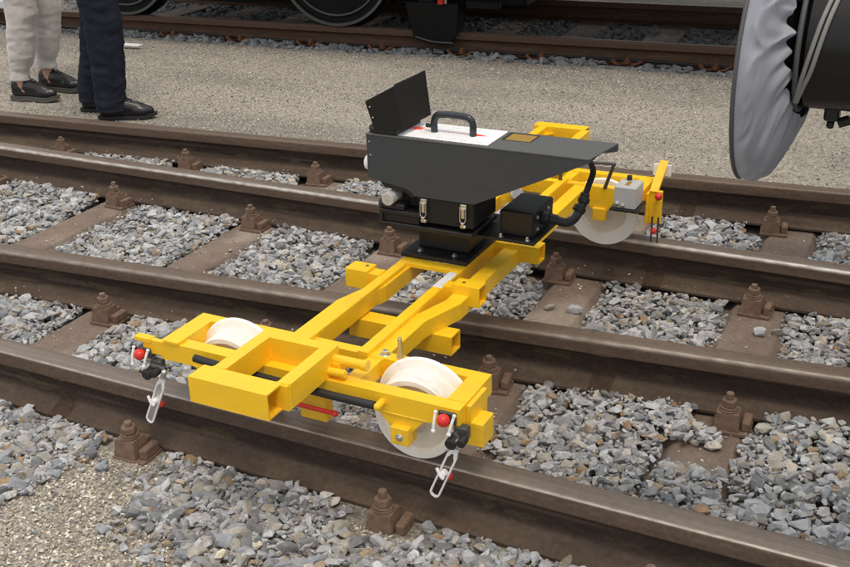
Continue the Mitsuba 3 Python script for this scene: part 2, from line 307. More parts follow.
# ------------------------------------------------------------------ rails
def rail_profile():
    half = [(0.0625, -0.155), (0.0625, -0.147), (0.060, -0.1445), (0.030, -0.134), (0.014, -0.126), (0.0085, -0.116), (0.0075, -0.09), (0.0085, -0.062), (0.013, -0.052), (0.031, -0.0465), (0.034, -0.0445), (0.0352, -0.041)]
    for a in np.linspace(0, 90, 9)[0:]:
        half.append((0.0245 + 0.0105 * math.cos(math.radians(a)), -0.0118 + 0.0105 * math.sin(math.radians(a))))
    half += [(0.016, -0.0006), (0.006, -0.0001)]
    return np.array(half + [(-a, b) for a, b in half[::-1]])
PROF = rail_profile()
def rail(x0, x1, yfun, m, dz=0.0):
    xs = np.arange(x0, x1 + 1e-6, 0.25); n = len(PROF); V = []
    for x in xs: V.append(np.stack([np.full(n, x), yfun(x) + PROF[:, 0], PROF[:, 1] + dz], 1))
    i, j = np.meshgrid(np.arange(len(xs) - 1), np.arange(n), indexing='ij'); a = i * n + j; b = i * n + (j + 1) % n
    F = np.vstack([np.stack([a, b + n, a + n], -1).reshape(-1, 3), np.stack([a, b, b + n], -1).reshape(-1, 3)])
    return trimesh.Trimesh(np.vstack(V), F, process=False)
RLAB = [('nearest brown steel rail, passing under the front wheels of the yellow trolley', 'rail_main'), ('second brown steel rail from the front, under the middle of the yellow trolley', 'rail_mid'),
        ('third brown steel rail from the front, carrying the rear wheels of the yellow trolley', 'rail_band'), ('fourth brown steel rail from the front, along the edge of the gravel path', 'rail_rust')]
for (lab, m), fn in zip(RLAB, [lambda x: 0.0, y2, lambda x: 1.505, y4]):
    k = put('rail', rail(-8.5 if fn in (y2, y4) else -20, 6.0, fn, m), m, smooth=40); tag(k, lab, 'rail')
k = put('rail', rail(-20, 8, yf, 'rail_rust', 0.0), 'rail_rust', smooth=40); tag(k, 'near rail of the far track, below the black wheels of the rail vehicle', 'rail')
k = put('rail', rail(-20, 8, lambda x: yf(x) + 1.508, 'rail_rust', 0.0), 'rail_rust', smooth=40); tag(k, 'farthest rail, dark in the shade behind the far track ballast', 'rail')

# thermite weld collars on the webs
def collar(x, yfun):
    P = PROF.copy(); c = np.array([0, -0.09]); low = P[:, 1] < -0.044; N2 = np.roll(P, -1, 0) - np.roll(P, 1, 0); N2 = np.stack([-N2[:, 1], N2[:, 0]], 1); N2 /= np.linalg.norm(N2, axis=1, keepdims=True)
    if np.sum(N2[low] * P[low]) < 0: N2 = -N2
    V = []; xs = np.linspace(-0.032, 0.032, 13); q = np.random.default_rng(int(abs(x) * 100))
    for t in xs: V.append(np.stack([np.full(len(P), x + t), yfun(x + t) + (P + N2 * (0.004 * np.cos(t / 0.034 * math.pi / 2) * q.uniform(0.4, 1.2, (len(P), 1)) * low[:, None] - 0.001 * ~low[:, None]))[:, 0], (P + N2 * (0.004 * np.cos(t / 0.034 * math.pi / 2) * q.uniform(0.4, 1.2, (len(P), 1)) * low[:, None] - 0.001 * ~low[:, None]))[:, 1]], 1))
    n = len(P); i, j = np.meshgrid(np.arange(12), np.arange(n), indexing='ij'); a = i * n + j; b = i * n + (j + 1) % n
    return trimesh.Trimesh(np.vstack(V), np.vstack([np.stack([a, b + n, a + n], -1).reshape(-1, 3), np.stack([a, b, b + n], -1).reshape(-1, 3)]), process=False)
for rk, x, fn in (('rail', -2.05, lambda x: 0.0), ('rail_001', -0.74, y2), ('rail_002', -0.80, lambda x: 1.505), ('rail_003', -0.86, y4)): put('weld_collar', collar(x, fn), 'weld', rk, smooth=40)
# ------------------------------------------------------------------ sleepers: steel troughs with sloped flanks
SX = [-5.85, -5.20, -4.54, -3.86, -3.145, -2.425, -1.77, -1.045, -0.43, 0.25, 0.92]
def sleeper_mesh(x, y0, y1, skew):
    pr = [(-0.135, -0.235), (-0.078, -0.168), (-0.072, -0.165), (0.072, -0.165), (0.078, -0.168), (0.135, -0.235)]
    ys = np.linspace(y0, y1, 12); V = np.vstack([np.stack([np.array([x + skew * (yy - 0.75) + a for a, b in pr]), np.full(6, yy), np.array([b for a, b in pr])], 1) for yy in ys])
    i, j = np.meshgrid(np.arange(11), np.arange(5), indexing='ij'); a = (i * 6 + j).ravel()
    F = np.vstack([np.stack([a, a + 1, a + 7], 1), np.stack([a, a + 7, a + 6], 1)]); return trimesh.Trimesh(V, F, process=False)
SKEW = -0.02
def sx(x, y): return x + SKEW * (y - 1.4)
plates = []
SLAB = {-2.425: 'brown steel sleeper with exposed sloped flank, left of the yellow trolley', -1.77: 'brown steel sleeper passing under the left side of the yellow trolley',
        -1.045: 'brown steel sleeper passing under the right wheels of the yellow trolley', -0.43: 'brown steel sleeper half covered by stones, right of the yellow trolley',
        -3.145: 'brown steel sleeper near the left edge, with a fastening in front of the third rail'}
for x in SX:
    k = put('sleeper', sleeper_mesh(x + SKEW * -0.65, -0.34, 2.75, SKEW), 'sleeper')
    tag(k, SLAB.get(x, 'brown steel sleeper at the end of the double track, mostly out of view'), 'sleeper', 'steel sleepers under the double track')
    if x not in SLAB: labels[k]['group'] = 'sleepers at the ends of view'

# ------------------------------------------------------------------ rail fastenings (block, clip, washers, nut, stud)
FAST = {0: [-1.745, -1.0, -0.38, 0.3], 1: [-4.54, -3.86, -3.13, -2.37, -1.762, -1.04, -0.378, 0.27], 2: [-5.2, -4.54, -3.86, -3.13, -2.422, -1.789, -1.128, -0.452], 3: [-5.2, -4.56, -3.892, -3.168, -2.484, -1.82, -1.15, -0.522]}
NAMES = ['nearest rail', 'second rail from the front', 'third rail from the front', 'fourth rail from the front']
FLAB = {(0, -1.745): 'rusty rail fastening by the hanging strip at the left, in front of the nearest rail', (0, -1.0): 'rusty rail fastening below the front right wheel, in front of the nearest rail',
        (1, -2.37): 'rusty rail fastening left of the trolley, in front of the second rail', (1, -1.762): 'rusty rail fastening behind the front left wheel, in front of the second rail',
        (1, -1.04): 'rusty rail fastening behind the front right wheel, in front of the second rail', (1, -0.378): 'rusty rail fastening at the right, in front of the second rail',
        (2, -3.13): 'rusty rail fastening at the far left, in front of the third rail', (2, -2.422): 'rusty rail fastening left of the black unit, in front of the third rail',
        (2, -1.789): 'rusty rail fastening just left of the black pedestal, in front of the third rail', (2, -1.128): 'rusty rail fastening below the rear wheel, in front of the third rail',
        (2, -0.452): 'rusty rail fastening with two stones at its foot, before the third rail', (3, -3.892): 'rusty rail fastening at the far left, in front of the fourth rail',
        (3, -3.168): 'rusty rail fastening below the man\'s shoes, in front of the fourth rail', (3, -2.484): 'rusty rail fastening left of the black unit, in front of the fourth rail',
        (3, -0.522): 'rusty rail fastening below the grey fabric cover, in front of the fourth rail'}
def fast_parts(rs):
    j = lambda s: float(rs.uniform(-s, s))
    base = bx(-0.040, 0.064, -0.037, 0.05, -0.010, 0.0, 0.002)
    block = trimesh.convex.convex_hull(np.array([[a * (0.034 if z < 0.03 else 0.029), (b * 0.032 if z < 0.03 else b * 0.026), z] for a in (-1, 1) for b in (-1, 1) for z in (0.0, 0.003, 0.036, 0.042)]))
    clip = cat(bx(0.0385, 0.062, -0.022, 0.04, 0.0, 0.024, 0.003), bx(-0.02, 0.02, 0.0275, 0.060, 0.004, 0.022, 0.003))
    w1 = lathe([(0, 0), (0.0255, 0), (0.0265, 0.002), (0.0255, 0.005), (0, 0.005)], [0, 0, 0.0425], [0, 0, 1], 20)
    w2 = lathe([(0, 0), (0.0235, 0), (0.0245, 0.002), (0.0235, 0.0045), (0, 0.0045)], [j(.001), j(.001), 0.0478], [0.05, 0.03, 1], 20)
    a0 = float(rs.uniform(0, 60)); sh = float(rs.uniform(-0.004, 0.006))
    nut = trimesh.convex.convex_hull(np.array([[r * math.cos(math.radians(60 * i + a0)), r * math.sin(math.radians(60 * i + a0)), z] for i in range(6) for r, z in ((0.0192, 0.0524), (0.0212, 0.055), (0.0212, 0.068), (0.0188, 0.071))]))
    stud = cyl([0, 0, 0.0712], [0, 0, 0.083 + sh], 0.0105, 14)
    return [('base_plate', base), ('block', block), ('clip', clip), ('washer', w1), ('washer', w2), ('nut', nut), ('stud', stud)]
FPS = [[(n, mikit.ply(m, 'mat_rust', smooth=25)) for n, m in fast_parts(np.random.default_rng(q))] for q in (2, 5, 8, 13)]
rs = np.random.default_rng(4); FASTPOS = []
for r, xs in FAST.items():
    for x in xs:
        yc = [0.0, y2(x), 1.505, y4(x)][r]; h = 0.0 if r in (0, 2) else math.degrees(HB)
        M = T().translate([x, yc - 0.108, -0.154]) @ T().rotate([0, 0, 1], h + rs.uniform(-4, 4)) @ T().scale([0.97, 0.97, 1.14])
        lab = FLAB.get((r, x), f'rusty rail fastening hidden or cut off beside the {NAMES[r]}')
        t = thing('rail_fastening', lab, 'rail fastening', 'rail fastenings of the double track'); FASTPOS.append((x, yc - 0.108))
        for n, d in FPS[int(rs.integers(0, 4))]: put(n, {**d, 'to_world': M}, None, t)

# ------------------------------------------------------------------ stones
def stone_shapes(n, seed, pts=15, flat=0.56):
    r = np.random.default_rng(seed); out = []
    for _ in range(n):
        p = r.normal(size=(pts, 3)); p /= np.linalg.norm(p, axis=1, keepdims=True); p *= r.uniform(0.80, 1.10, (pts, 1)); p *= [1.05, r.uniform(0.60, 0.95), r.uniform(flat * 0.75, flat * 1.25)]
        out.append(trimesh.convex.convex_hull(p))
    return out
def rand_rot(r, n, tilt):
    """Random turn about z, then a tilt of about tilt radians in any direction."""
    a = r.uniform(0, 2 * np.pi, n); b = r.normal(0, tilt, n); c = r.uniform(0, 2 * np.pi, n)
    def rz(t): z = np.zeros((n, 3, 3)); z[:, 0, 0] = np.cos(t); z[:, 0, 1] = -np.sin(t); z[:, 1, 0] = np.sin(t); z[:, 1, 1] = np.cos(t); z[:, 2, 2] = 1; return z
    x = np.zeros((n, 3, 3)); x[:, 0, 0] = 1; x[:, 1, 1] = np.cos(b); x[:, 1, 2] = -np.sin(b); x[:, 2, 1] = np.sin(b); x[:, 2, 2] = np.cos(b)
    return rz(c) @ x @ rz(a)
def merge(shapes, which, pos, size, rot, tone, hue):
    V, F, U, at = [], [], [], 0
    for s, m in enumerate(shapes):
        idx = np.nonzero(which == s)[0]
        if not len(idx): continue
        v = np.einsum('nij,kj->nki', rot[idx] * size[idx, None, None], m.vertices) + pos[idx, None]
        F.append((m.faces[None] + (np.arange(len(idx)) * len(m.vertices))[:, None, None] + at).reshape(-1, 3)); at += v.shape[0] * v.shape[1]
        V.append(v.reshape(-1, 3)); U.append(np.repeat(np.stack([tone[idx], hue[idx]], 1), len(m.vertices), 0))
    return np.vstack(V), np.vstack(F), np.vstack(U)
def put_stuff(key, label, m, group_of):
    v, f, uv = group_of
    k = put(key, (v, f), m, uv=uv); tag(k, label, kind='stuff'); return k

SHAPES = stone_shapes(14, 3)
def scatter(r, x0, x1, y0, y1, per_m2):
    n = int((x1 - x0) * (y1 - y0) * per_m2); return r.uniform(x0, x1, n), r.uniform(y0, y1, n)
def rail_gap(x, y):
    """Distance to the nearest rail's centre line."""
    return np.min([np.abs(y), np.abs(y - y2(x)), np.abs(y - 1.505), np.abs(y - y4(x))], 0)
def sleeper_gap(x, y): return np.min([np.abs(x - sx(s, y)) for s in SX], 0)
def fast_gap(x, y): return np.min([np.hypot((x - a) * 0.8, y - b) for a, b in FASTPOS], 0)
def bed_height(x, y):
    """Top of the ballast between the rails."""
    z = -0.172 + 0.030 * (vn(x, y, 2.3, 1) - 0.35)
    z = z + 0.028 * np.clip((x + 1.0) / 0.5, 0, 1) * (y < y2(x)) * (y > 0)       # heaped over the sleeper at the right
    return z + 0.020 * np.clip((0.20 - rail_gap(x, y)) / 0.1, -0.5, 0.4)
def ballast(seed, per, smin, smax, lift, sleeper_clear, tilt, y_lo, y_hi):
    r = np.random.default_rng(seed)
    x, y = scatter(r, -6.6, 1.2, y_lo, y_hi, per)
    s = r.uniform(smin, smax, len(x)) * r.choice([0.8, 1.0, 1.3], len(x), p=[.35, .5, .15])
    heap = (y > 0) & (y < y2(x)) & (x > -0.62) & (x < -0.2)
    spill = vn(x, y, 9.0, 8) * 0.045 - 0.018
    cover = np.where(heap & (sleeper_gap(x, y) < 0.09), (y < 0.34 + 0.10 * vn(x, y, 9, 4)) | (vn(x, y, 9.0, 11) > 0.60), sleeper_gap(x, y) + spill > sleeper_clear + s * 0.5)
    ok = cover & (rail_gap(x, y) > 0.058 + s * 0.55) & (fast_gap(x, y) > 0.075 + s * 0.4) & (y < y4(x)) & (y < y4(x) - 0.05)
    x, y, s = x[ok], y[ok], s[ok]
    return r, x, y, s, bed_height(x, y) + lift + r.uniform(-0.004, 0.006, len(x))
parts = []
for seed, per, a, b, lift, clr, tilt in ((21, 2500, 0.013, 0.023, -0.008, 0.096, 0.7), (22, 1700, 0.011, 0.023, 0.005, 0.104, 0.30), (23, 380, 0.015, 0.028, 0.011, 0.12, 0.28), (24, 3000, 0.004, 0.010, 0.007, 0.090, 0.6)):
    r, x, y, s, z = ballast(seed, per, a, b, lift, clr, tilt, 0.02, 2.3)
    parts.append((np.stack([x, y, z], 1), s, rand_rot(r, len(x), tilt), r.beta(1.7, 1.7, len(x)), r.beta(1.6, 1.9, len(x)), r.integers(0, len(SHAPES), len(x))))
# stones in front of the nearest rail: big ones along the rail foot, thinning out into the gravel
def near_mask(x, y):
    edge = -0.30 - 0.16 * np.clip((x + 1.65) / 0.35, 0, 1) - 0.25 * np.clip((x + 1.05) / 0.4, 0, 1)
    edge = np.where(x < -1.75, -0.30 - 0.25 * np.clip((-1.75 - x) / 0.3, 0, 1), edge)
    hole = (np.abs(x + 1.70) < 0.12) & (y < -0.14)
    return (y > edge + 0.12 * (vn(x, y, 7, 2) - 0.5)) & ~hole
for seed, per, a, b, lift, tilt in ((31, 1900, 0.013, 0.023, 0.002, 0.6), (32, 1300, 0.011, 0.026, 0.010, 0.35), (33, 4200, 0.004, 0.011, 0.010, 0.7)):
    r = np.random.default_rng(seed); x, y = scatter(r, -3.6, 1.2, -1.0, -0.07, per)
    s = r.uniform(a, b, len(x)) * r.choice([0.8, 1.0, 1.35], len(x), p=[.35, .5, .15])
    ok = (near_mask(x, y) | (near_mask(x, y + 0.10) & (r.random(len(x)) < 0.34))) & (y < -0.058 - s * 0.55) & (fast_gap(x, y) > 0.075 + s * 0.4); x, y, s = x[ok], y[ok], s[ok]
    parts.append((np.stack([x, y, near_z(x, y) + lift + 0.004], 1), s, rand_rot(r, len(x), tilt), r.beta(1.6, 2.0, len(x)), r.beta(1.5, 2.0, len(x)), r.integers(0, len(SHAPES), len(x))))
lump = flesh_lump = stone_shapes(1, 77, pts=60, flat=0.6)[0]
lump = lump.subdivide().subdivide(); lump.vertices += lump.vertex_normals * (meshkit.fbm(lump.vertices * 3.1, 3)[:, None] - 0.5) * 0.3; lump.apply_scale([0.052, 0.036, 0.034]); lump.apply_translation([-0.665, -0.262, -0.125])
k = put('concrete_lump', lump, 'lump', smooth=True); tag(k, 'rough pale lump of concrete at the bottom edge among grey stones', 'lump')
# stray stones in the gravel
r = np.random.default_rng(35); x, y = scatter(r, -3.2, 0.9, -1.5, -0.2, 40)
s = r.uniform(0.009, 0.02, len(x)); parts.append((np.stack([x, y, near_z(x, y) + 0.004], 1), s, rand_rot(r, len(x), 0.6), r.beta(2.2, 2.2, len(x)), r.beta(1.8, 1.6, len(x)), r.integers(0, len(SHAPES), len(x))))
pos, size, rot, tone, hue, which = (np.concatenate([p[i] for p in parts]) for i in range(6))
# the stones that show largest become things of their own
d = pos - CAM; dep = d @ FW; u, v = d @ RT / dep, d @ UP / dep
inside = (np.abs(u) < 0.40) & (np.abs(v) < 0.265) & (size > 0.014)
inside &= ~((pos[:, 0] > -1.66) & (pos[:, 0] < -0.8) & (pos[:, 1] > -0.1) & (pos[:, 1] < 0.62))
big = np.argsort(-np.where(inside, size / dep * (1 + 4 * np.maximum(pos[:, 2] + 0.17, 0)), 0))
big = big[:270]; rest = np.ones(len(pos), bool); rest[big] = False
put_stuff('ballast', 'grey crushed stone ballast filling the spaces between rails and sleepers', 'stone', merge(SHAPES, which[rest], pos[rest], size[rest], rot[rest], tone[rest], hue[rest]))
TONES = ['stone_a', 'stone_b', 'stone_c', 'stone_d', 'stone_a', 'stone_b', 'stone_d', 'stone_c']
SD = {(s, m): mikit.ply(SHAPES[s], 'mat_' + m) for s in range(len(SHAPES)) for m in set(TONES + ['stone_tan', 'stone_pale'])}
for n, i in enumerate(big):
    h = hue[i]; m = 'stone_tan' if h > 0.87 else 'stone_pale' if h > 0.82 else TONES[n % 8]
    M = np.eye(4); M[:3, :3] = rot[i] * size[i]; M[:3, 3] = pos[i]
    X, Yp, Zp = pos[i]; bay = 0 if Yp < 0 else 1 if Yp < y2(X) else 2 if Yp < 1.505 else 3
    where = ['in front of the nearest rail', 'between the first and second rail', 'between the second and third rail', 'between the third and fourth rail'][bay]
    side = 'left of the trolley' if X < -1.4 else 'beside the trolley' if X < -0.75 else 'right of the trolley'
    look = {'stone_a': 'blue grey', 'stone_b': 'light grey', 'stone_c': 'dark grey', 'stone_d': 'warm grey', 'stone_tan': 'rusty tan', 'stone_pale': 'cream'}[m]
    k = put({'stone_tan': 'tan_stone', 'stone_pale': 'pale_stone'}.get(m, 'ballast_stone'), {**SD[(int(which[i]), m)], 'to_world': T(M)}, m)
    tag(k, f'large {look} ballast stone {where}, {side}', 'stone', f'{look} ballast stones {where}, {side}')
# stones that lie alone on the sleepers
rs = np.random.default_rng(51)
for (x, y, s, m, lab) in [(-0.98, 0.99, 0.021, 'stone_a', 'small round grey stone alone on the sleeper between second and third rail'), (-0.335, 1.07, 0.022, 'stone_b', 'small grey stone alone on the sleeper at the right, above the second rail'),
        (-0.40, 1.25, 0.026, 'stone_b', 'flat pale stone resting against the third rail fastening at the right'), (-0.352, 1.27, 0.020, 'stone_d', 'small pale stone beside the flat one at the third rail fastening'),
        (-0.53, 1.78, 0.024, 'stone_pale', 'flat pale stone on the sleeper between third and fourth rail'), (-1.62, 1.06, 0.022, 'stone_pale', 'thin pale stone on the sleeper beside the yellow stub tube'),
        (-2.36, 1.16, 0.011, 'stone_d', 'single small stone on the sleeper left of the trolley'), (-0.98, 1.17, 0.028, 'stone_b', 'pale stone near the third rail fastening under the rear wheel'), (-1.06, 1.16, 0.020, 'stone_d', 'small beige stone beside the sleeper edge under the junction box')]:
    M = np.eye(4); M[:3, :3] = rand_rot(rs, 1, 0.25)[0] * s; M[:3, 3] = [x, y, -0.165 + s * 0.48]
    k = put('loose_stone', {**SD[(int(rs.integers(0, 14)), m if (0, m) in SD else 'stone_a')], 'to_world': T(M)}, m); tag(k, lab, 'stone')
r = np.random.default_rng(36)   # grit on the sleepers and rail feet
x, y = scatter(r, -5.5, 0.8, 0.03, 2.2, 420); s = r.uniform(0.0018, 0.0052, len(x)); rg = rail_gap(x, y)
z = np.where(rg < 0.06, -0.1445 + (0.06 - rg) * 0.33, -0.164); ok = ((rg < 0.06) & (rg > 0.012) & (r.random(len(x)) < 0.5)) | ((rg > 0.07) & (sleeper_gap(x, y) < 0.07)); x, y, z, s = x[ok], y[ok], z[ok], s[ok]
put_stuff('grit', 'fine pale grit scattered on sleepers and rail feet', 'pebble', merge(SHAPES, r.integers(0, 14, len(x)), np.stack([x, y, z + s * 0.4], 1), s, rand_rot(r, len(x), 0.8), r.beta(2, 1.6, len(x)), r.random(len(x))))
# fine gravel in front of the nearest rail
PEB = stone_shapes(8, 9, pts=8, flat=0.75)
r = np.random.default_rng(41); x, y = scatter(r, -2.9, 0.4, -1.25, -0.13, 15500)
s = r.uniform(0.0028, 0.0062, len(x)) * r.choice([1, 1.45], len(x), p=[.85, .15]); keep = ~near_mask(x, y) | (r.random(len(x)) < 0.5); x, y, s = x[keep], y[keep], s[keep]
put_stuff('fine_gravel', 'fine beige gravel in front of the nearest rail', 'pebble', merge(PEB, r.integers(0, 8, len(x)), np.stack([x, y, near_z(x, y) + r.uniform(0, 0.005, len(x))], 1), s, rand_rot(r, len(x), 1.0), r.beta(1.8, 1.8, len(x)), r.random(len(x))))
# fine gravel on the path
r = np.random.default_rng(42); x, y = scatter(r, -7.2, 1.0, 1.7, 4.9, 5000); ok = (y > y4(x) + 0.04) & (y < y4(x) + 2.4); x, y = x[ok], y[ok]
s = r.uniform(0.0028, 0.0062, len(x)) * r.choice([1, 1.6], len(x), p=[.92, .08])
put_stuff('path_gravel', 'beige fine gravel scattered over the path', 'path_pebble', merge(PEB, r.integers(0, 8, len(x)), np.stack([x, y, path_z(x, y) + r.uniform(-0.001, 0.002, len(x))], 1), s, rand_rot(r, len(x), 0.8), r.beta(2.0, 1.8, len(x)), r.random(len(x))))
# ballast of the far track
CLIPX = [-7.2, -6.58, -5.95, -5.33, -4.74, -4.15, -3.58, -2.99, -2.43, -1.86, -1.31, -0.70]
P = []
for seed, per, a, b, lift in ((61, 900, 0.020, 0.034, -0.01), (62, 500, 0.022, 0.042, 0.008)):
    r = np.random.default_rng(seed); x = r.uniform(-11, 1.5, int(12.5 * 1.9 * per)); t = r.uniform(-0.34, 1.60, len(x)); y = yf(x) + t
    clipx = np.min([np.abs(x - c) for c in CLIPX], 0); ok = (np.abs(t) > 0.10) & (np.abs(t - 1.508) > 0.10) & ~((clipx < 0.115) & (t < 0) & (t > -0.26)); x, y, t = x[ok], y[ok], t[ok]; s = r.uniform(a, b, len(x))
    P.append((np.stack([x, y, np.where(t < 0, -0.128 + 0.25 * np.clip(-0.2 - t, -1, 0), -0.185) + lift + 0.02 * vn(x, y, 4, 3)], 1), s, rand_rot(r, len(x), 0.6), np.where(t > 0, 0.22, 0.55) * r.beta(1.6, 2.6, len(x)), r.beta(1.3, 3.4, len(x)), r.integers(0, 14, len(x))))  # stones between the far rails toned down: vehicle shade put into their colour
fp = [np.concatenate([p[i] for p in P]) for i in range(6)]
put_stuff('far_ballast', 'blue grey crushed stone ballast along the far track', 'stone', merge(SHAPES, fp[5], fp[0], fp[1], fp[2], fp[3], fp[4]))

# ------------------------------------------------------------------ the yellow trolley on the nearest and third rails
TR = thing('rail_trolley', 'yellow tubular steel measuring trolley on white wheels standing across the rails', 'trolley')
def bolt_at(p, parent, d=(0, 0, 1), r=0.006, h=0.006, key='bolt', m='steel'):
    p = np.asarray(p, float); d = np.asarray(d, float)
    put(key, cat(cyl(p - d * 0.001, p + d * 0.0015, r * 1.6, 16), lathe([(0, 0), (r, 0), (r, h * 0.8), (r * 0.7, h), (0, h)], p + d * 0.0012, d, 6)), m, parent, smooth=25)
def bogie(name, y0, sgn, dx, tow, zw, radii):
    """Frame round two wheels; sgn = +1 for the front one (tow bar towards the viewer). y(s) mirrors for the rear."""
    Yv = lambda a, b: (y0 + a, y0 + b) if sgn > 0 else (y0 - b, y0 - a)
    X0, X1, zt, zb = -1.615 + dx, -0.812 + dx, 0.19, 0.142
    outer = m3.Manifold(); y_n, y_f = -0.092, 0.082
    fr = mbx(X0, X1, *Yv(y_n, y_f), zb, zt) - mbx(X0 + 0.05, X1 - 0.045, *Yv(y_n + 0.036, y_f - 0.032), zb - 1, zt + 1)
    fr = fr + mbx(-1.335 + dx, -1.075 + dx, *Yv(y_n + 0.01, y_f - 0.01), zb + 0.004, zt - 0.003) - mbx(-1.30 + dx, -1.11 + dx, *Yv(y_n + 0.03, y_f - 0.03), zb - 1, zt + 1)
    b = put('bogie_frame', tm(fr), 'yellow', TR)
    for xw in (-1.46 + dx, -0.953 + dx):
        prof = [(0.0, -0.020), (0.030, -0.020), (0.080, -0.022), (0.083, -0.032), (0.086, -0.035), (0.0975, -0.035), (0.1005, -0.032), (0.1015, 0.012), (0.104, 0.018), (0.113, 0.021), (0.1225, 0.024), (0.125, 0.028), (0.125, 0.033), (0.122, 0.0365), (0.086, 0.0365), (0.083, 0.033), (0.081, 0.016), (0.040, 0.014), (0.0, 0.014)]
        prof = [(float(np.interp(a_, [0, 0.086, 0.0975, 0.104, 0.113, 0.125], radii)), b_) for a_, b_ in prof]
        w = put('wheel', lathe(prof, [xw, y0, zw], [0, sgn, 0], 96), 'polymer', TR, smooth=35)
        put('axle', cyl([xw, y0 - 0.085, zw], [xw, y0 + 0.078, zw], 0.009), 'steel', w, smooth=40)
        put('hub', cat(*[lathe([(0, 0), (0.036, 0), (0.034, 0.012), (0.030, 0.014), (0, 0.014)], [xw, y0 + s * 0.0145 * (1 if s * sgn > 0 else 1.45), zw], [0, s, 0], 32) for s in (1, -1)]), 'polymer_recess', w, smooth=35)
        for a, c in ((y_n, y_n + 0.006), (y_f - 0.006, y_f)):
            pl = extr_y([(xw - 0.062, zb + 0.004), (xw - 0.024, 0.106), (xw - 0.024, 0.076), (xw + 0.024, 0.076), (xw + 0.024, 0.106), (xw + 0.062, zb + 0.004)], *Yv(a + 0.002, c + 0.0))
            k = put('axle_plate', tm(pl), 'yellow', TR)
        kb = put('axle_block', bx(xw - 0.0225, xw + 0.0225, *Yv(y_n - 0.013, y_n + 0.030), 0.074, 0.118, 0.002), 'yellow', TR)
        bolt_at([xw, Yv(y_n - 0.013, 0)[0] if sgn > 0 else Yv(y_n - 0.013, 0)[1], 0.094], kb, (0, -sgn, 0), 0.006, 0.004)
        put('axle_block', bx(xw - 0.0225, xw + 0.0225, *Yv(y_f - 0.024, y_f + 0.010), 0.074, 0.118, 0.002), 'yellow', TR)
    # tow fork on top
    za, zc = 0.1905, 0.25
    f0, f1 = tow
    side = lambda x0: mbx(x0, x0 + 0.032, *Yv(f0 + 0.05, f1), za, zc)
    fork = side(-1.339 + dx) + side(-1.172 + dx) + mbx(-1.339 + dx, -1.140 + dx, *Yv(f1 - 0.030, f1), za, zc)
    g = lambda x, s: extr_y([(0, 0), (s * 0.03, 0), (0, 0.0)], 0, 0.001)
    put('tow_fork', tm(fork), 'yellow', TR)
    for x, s in ((-1.307 + dx, 1), (-1.172 + dx, -1)):
        tri = m3.CrossSection([np.array([(0, 0), (s * 0.028, 0), (0, sgn * 0.034)][::1 if s * sgn > 0 else -1], float)]).extrude(0.006).translate([x, Yv(f0 + 0.0585, 0)[0 if sgn > 0 else 1], 0.222])
        put('gusset', tm(tri), 'yellow', TR)
    tx0, tx1 = -1.362 + dx, -1.158 + dx
    t = mbx(tx0, tx1, *Yv(f0, f0 + 0.058), za - 0.001, zc + 0.0015) - mbx(tx0 - 1, tx1 + 1, *Yv(f0 + 0.004, f0 + 0.054), za + 0.003, zc - 0.0025)
    put('tow_tube', tm(t), 'yellow', TR)
    return Yv
YF = bogie('front', 0.0, 1, 0.0, (-0.294, -0.034), 0.1005, [0, 0.086, 0.0975, 0.104, 0.113, 0.125])
YR = bogie('rear', 1.505, -1, -0.035, (-0.415, -0.034), 0.0865, [0, 0.082, 0.0842, 0.089, 0.107, 0.1205])
# front bogie fittings
put('grip_bar', tube([(-1.492, -0.114, 0.180), (-1.40, -0.116, 0.176), (-1.2, -0.118, 0.172), (-1.1, -0.118, 0.170), (-1.006, -0.114, 0.168)], 0.0095, 14), 'rubber', TR, smooth=50)
for x, z, e in ((-1.408, 0.176, 0.0), (-0.998, 0.168, 0.008)): put('grip_mount', cat(cyl([x, -0.112 - e, z], [x, -0.085, z], 0.0085, 16), ball([x, -0.108 - e, z], 0.0088)), 'yellow', TR, smooth=40)
put('red_lever', cat(tube([(-1.36, -0.105, 0.118), (-1.2, -0.102, 0.114), (-1.118, -0.100, 0.112)], 0.0055, 12), ball((-1.118, -0.1, 0.112), 0.0075)), 'red', TR, smooth=50)
put('guide_block', bx(-1.262, -1.188, -0.030, 0.004, 0.03, 0.105, 0.003), 'yellow', TR)
put('guide_block', bx(-1.245, -1.205, -0.040, -0.005, 0.106, 0.143, 0.003), 'yellow', TR)
put('latch_pin', cat(cyl([-1.142, -0.052, 0.224], [-1.062, -0.052, 0.224], 0.0115, 20), cyl([-1.068, -0.052, 0.224], [-1.054, -0.052, 0.224], 0.0135, 20), bx(-1.141, -1.12, -0.066, -0.038, 0.192, 0.222, 0.002)), 'yellow', TR, smooth=35)
put('latch_pin', cyl([-1.142, -0.078, 0.206], [-1.098, -0.078, 0.206], 0.0095, 20), 'yellow', TR, smooth=35)
put('threaded_stud', cat(cyl([-1.036, 0.066, 0.19], [-1.036, 0.066, 0.243], 0.0052, 14), lathe([(0, 0), (0.010, 0), (0.010, 0.006), (0, 0.006)], [-1.036, 0.066, 0.1902], [0, 0, 1], 6)), 'brass', TR, smooth=30)
bolt_at([-1.078, 0.070, 0.19], TR, (0, 0, 1), 0.008, 0.010)
put('cap_plate', bx(-0.8115, -0.772, -0.06, 0.0, 0.088, 0.146, 0.002), 'yellow', TR)
put('cap_plate', bx(-0.8118, -0.800, -0.06, 0.03, 0.12, 0.186, 0.0015), 'yellow', TR)
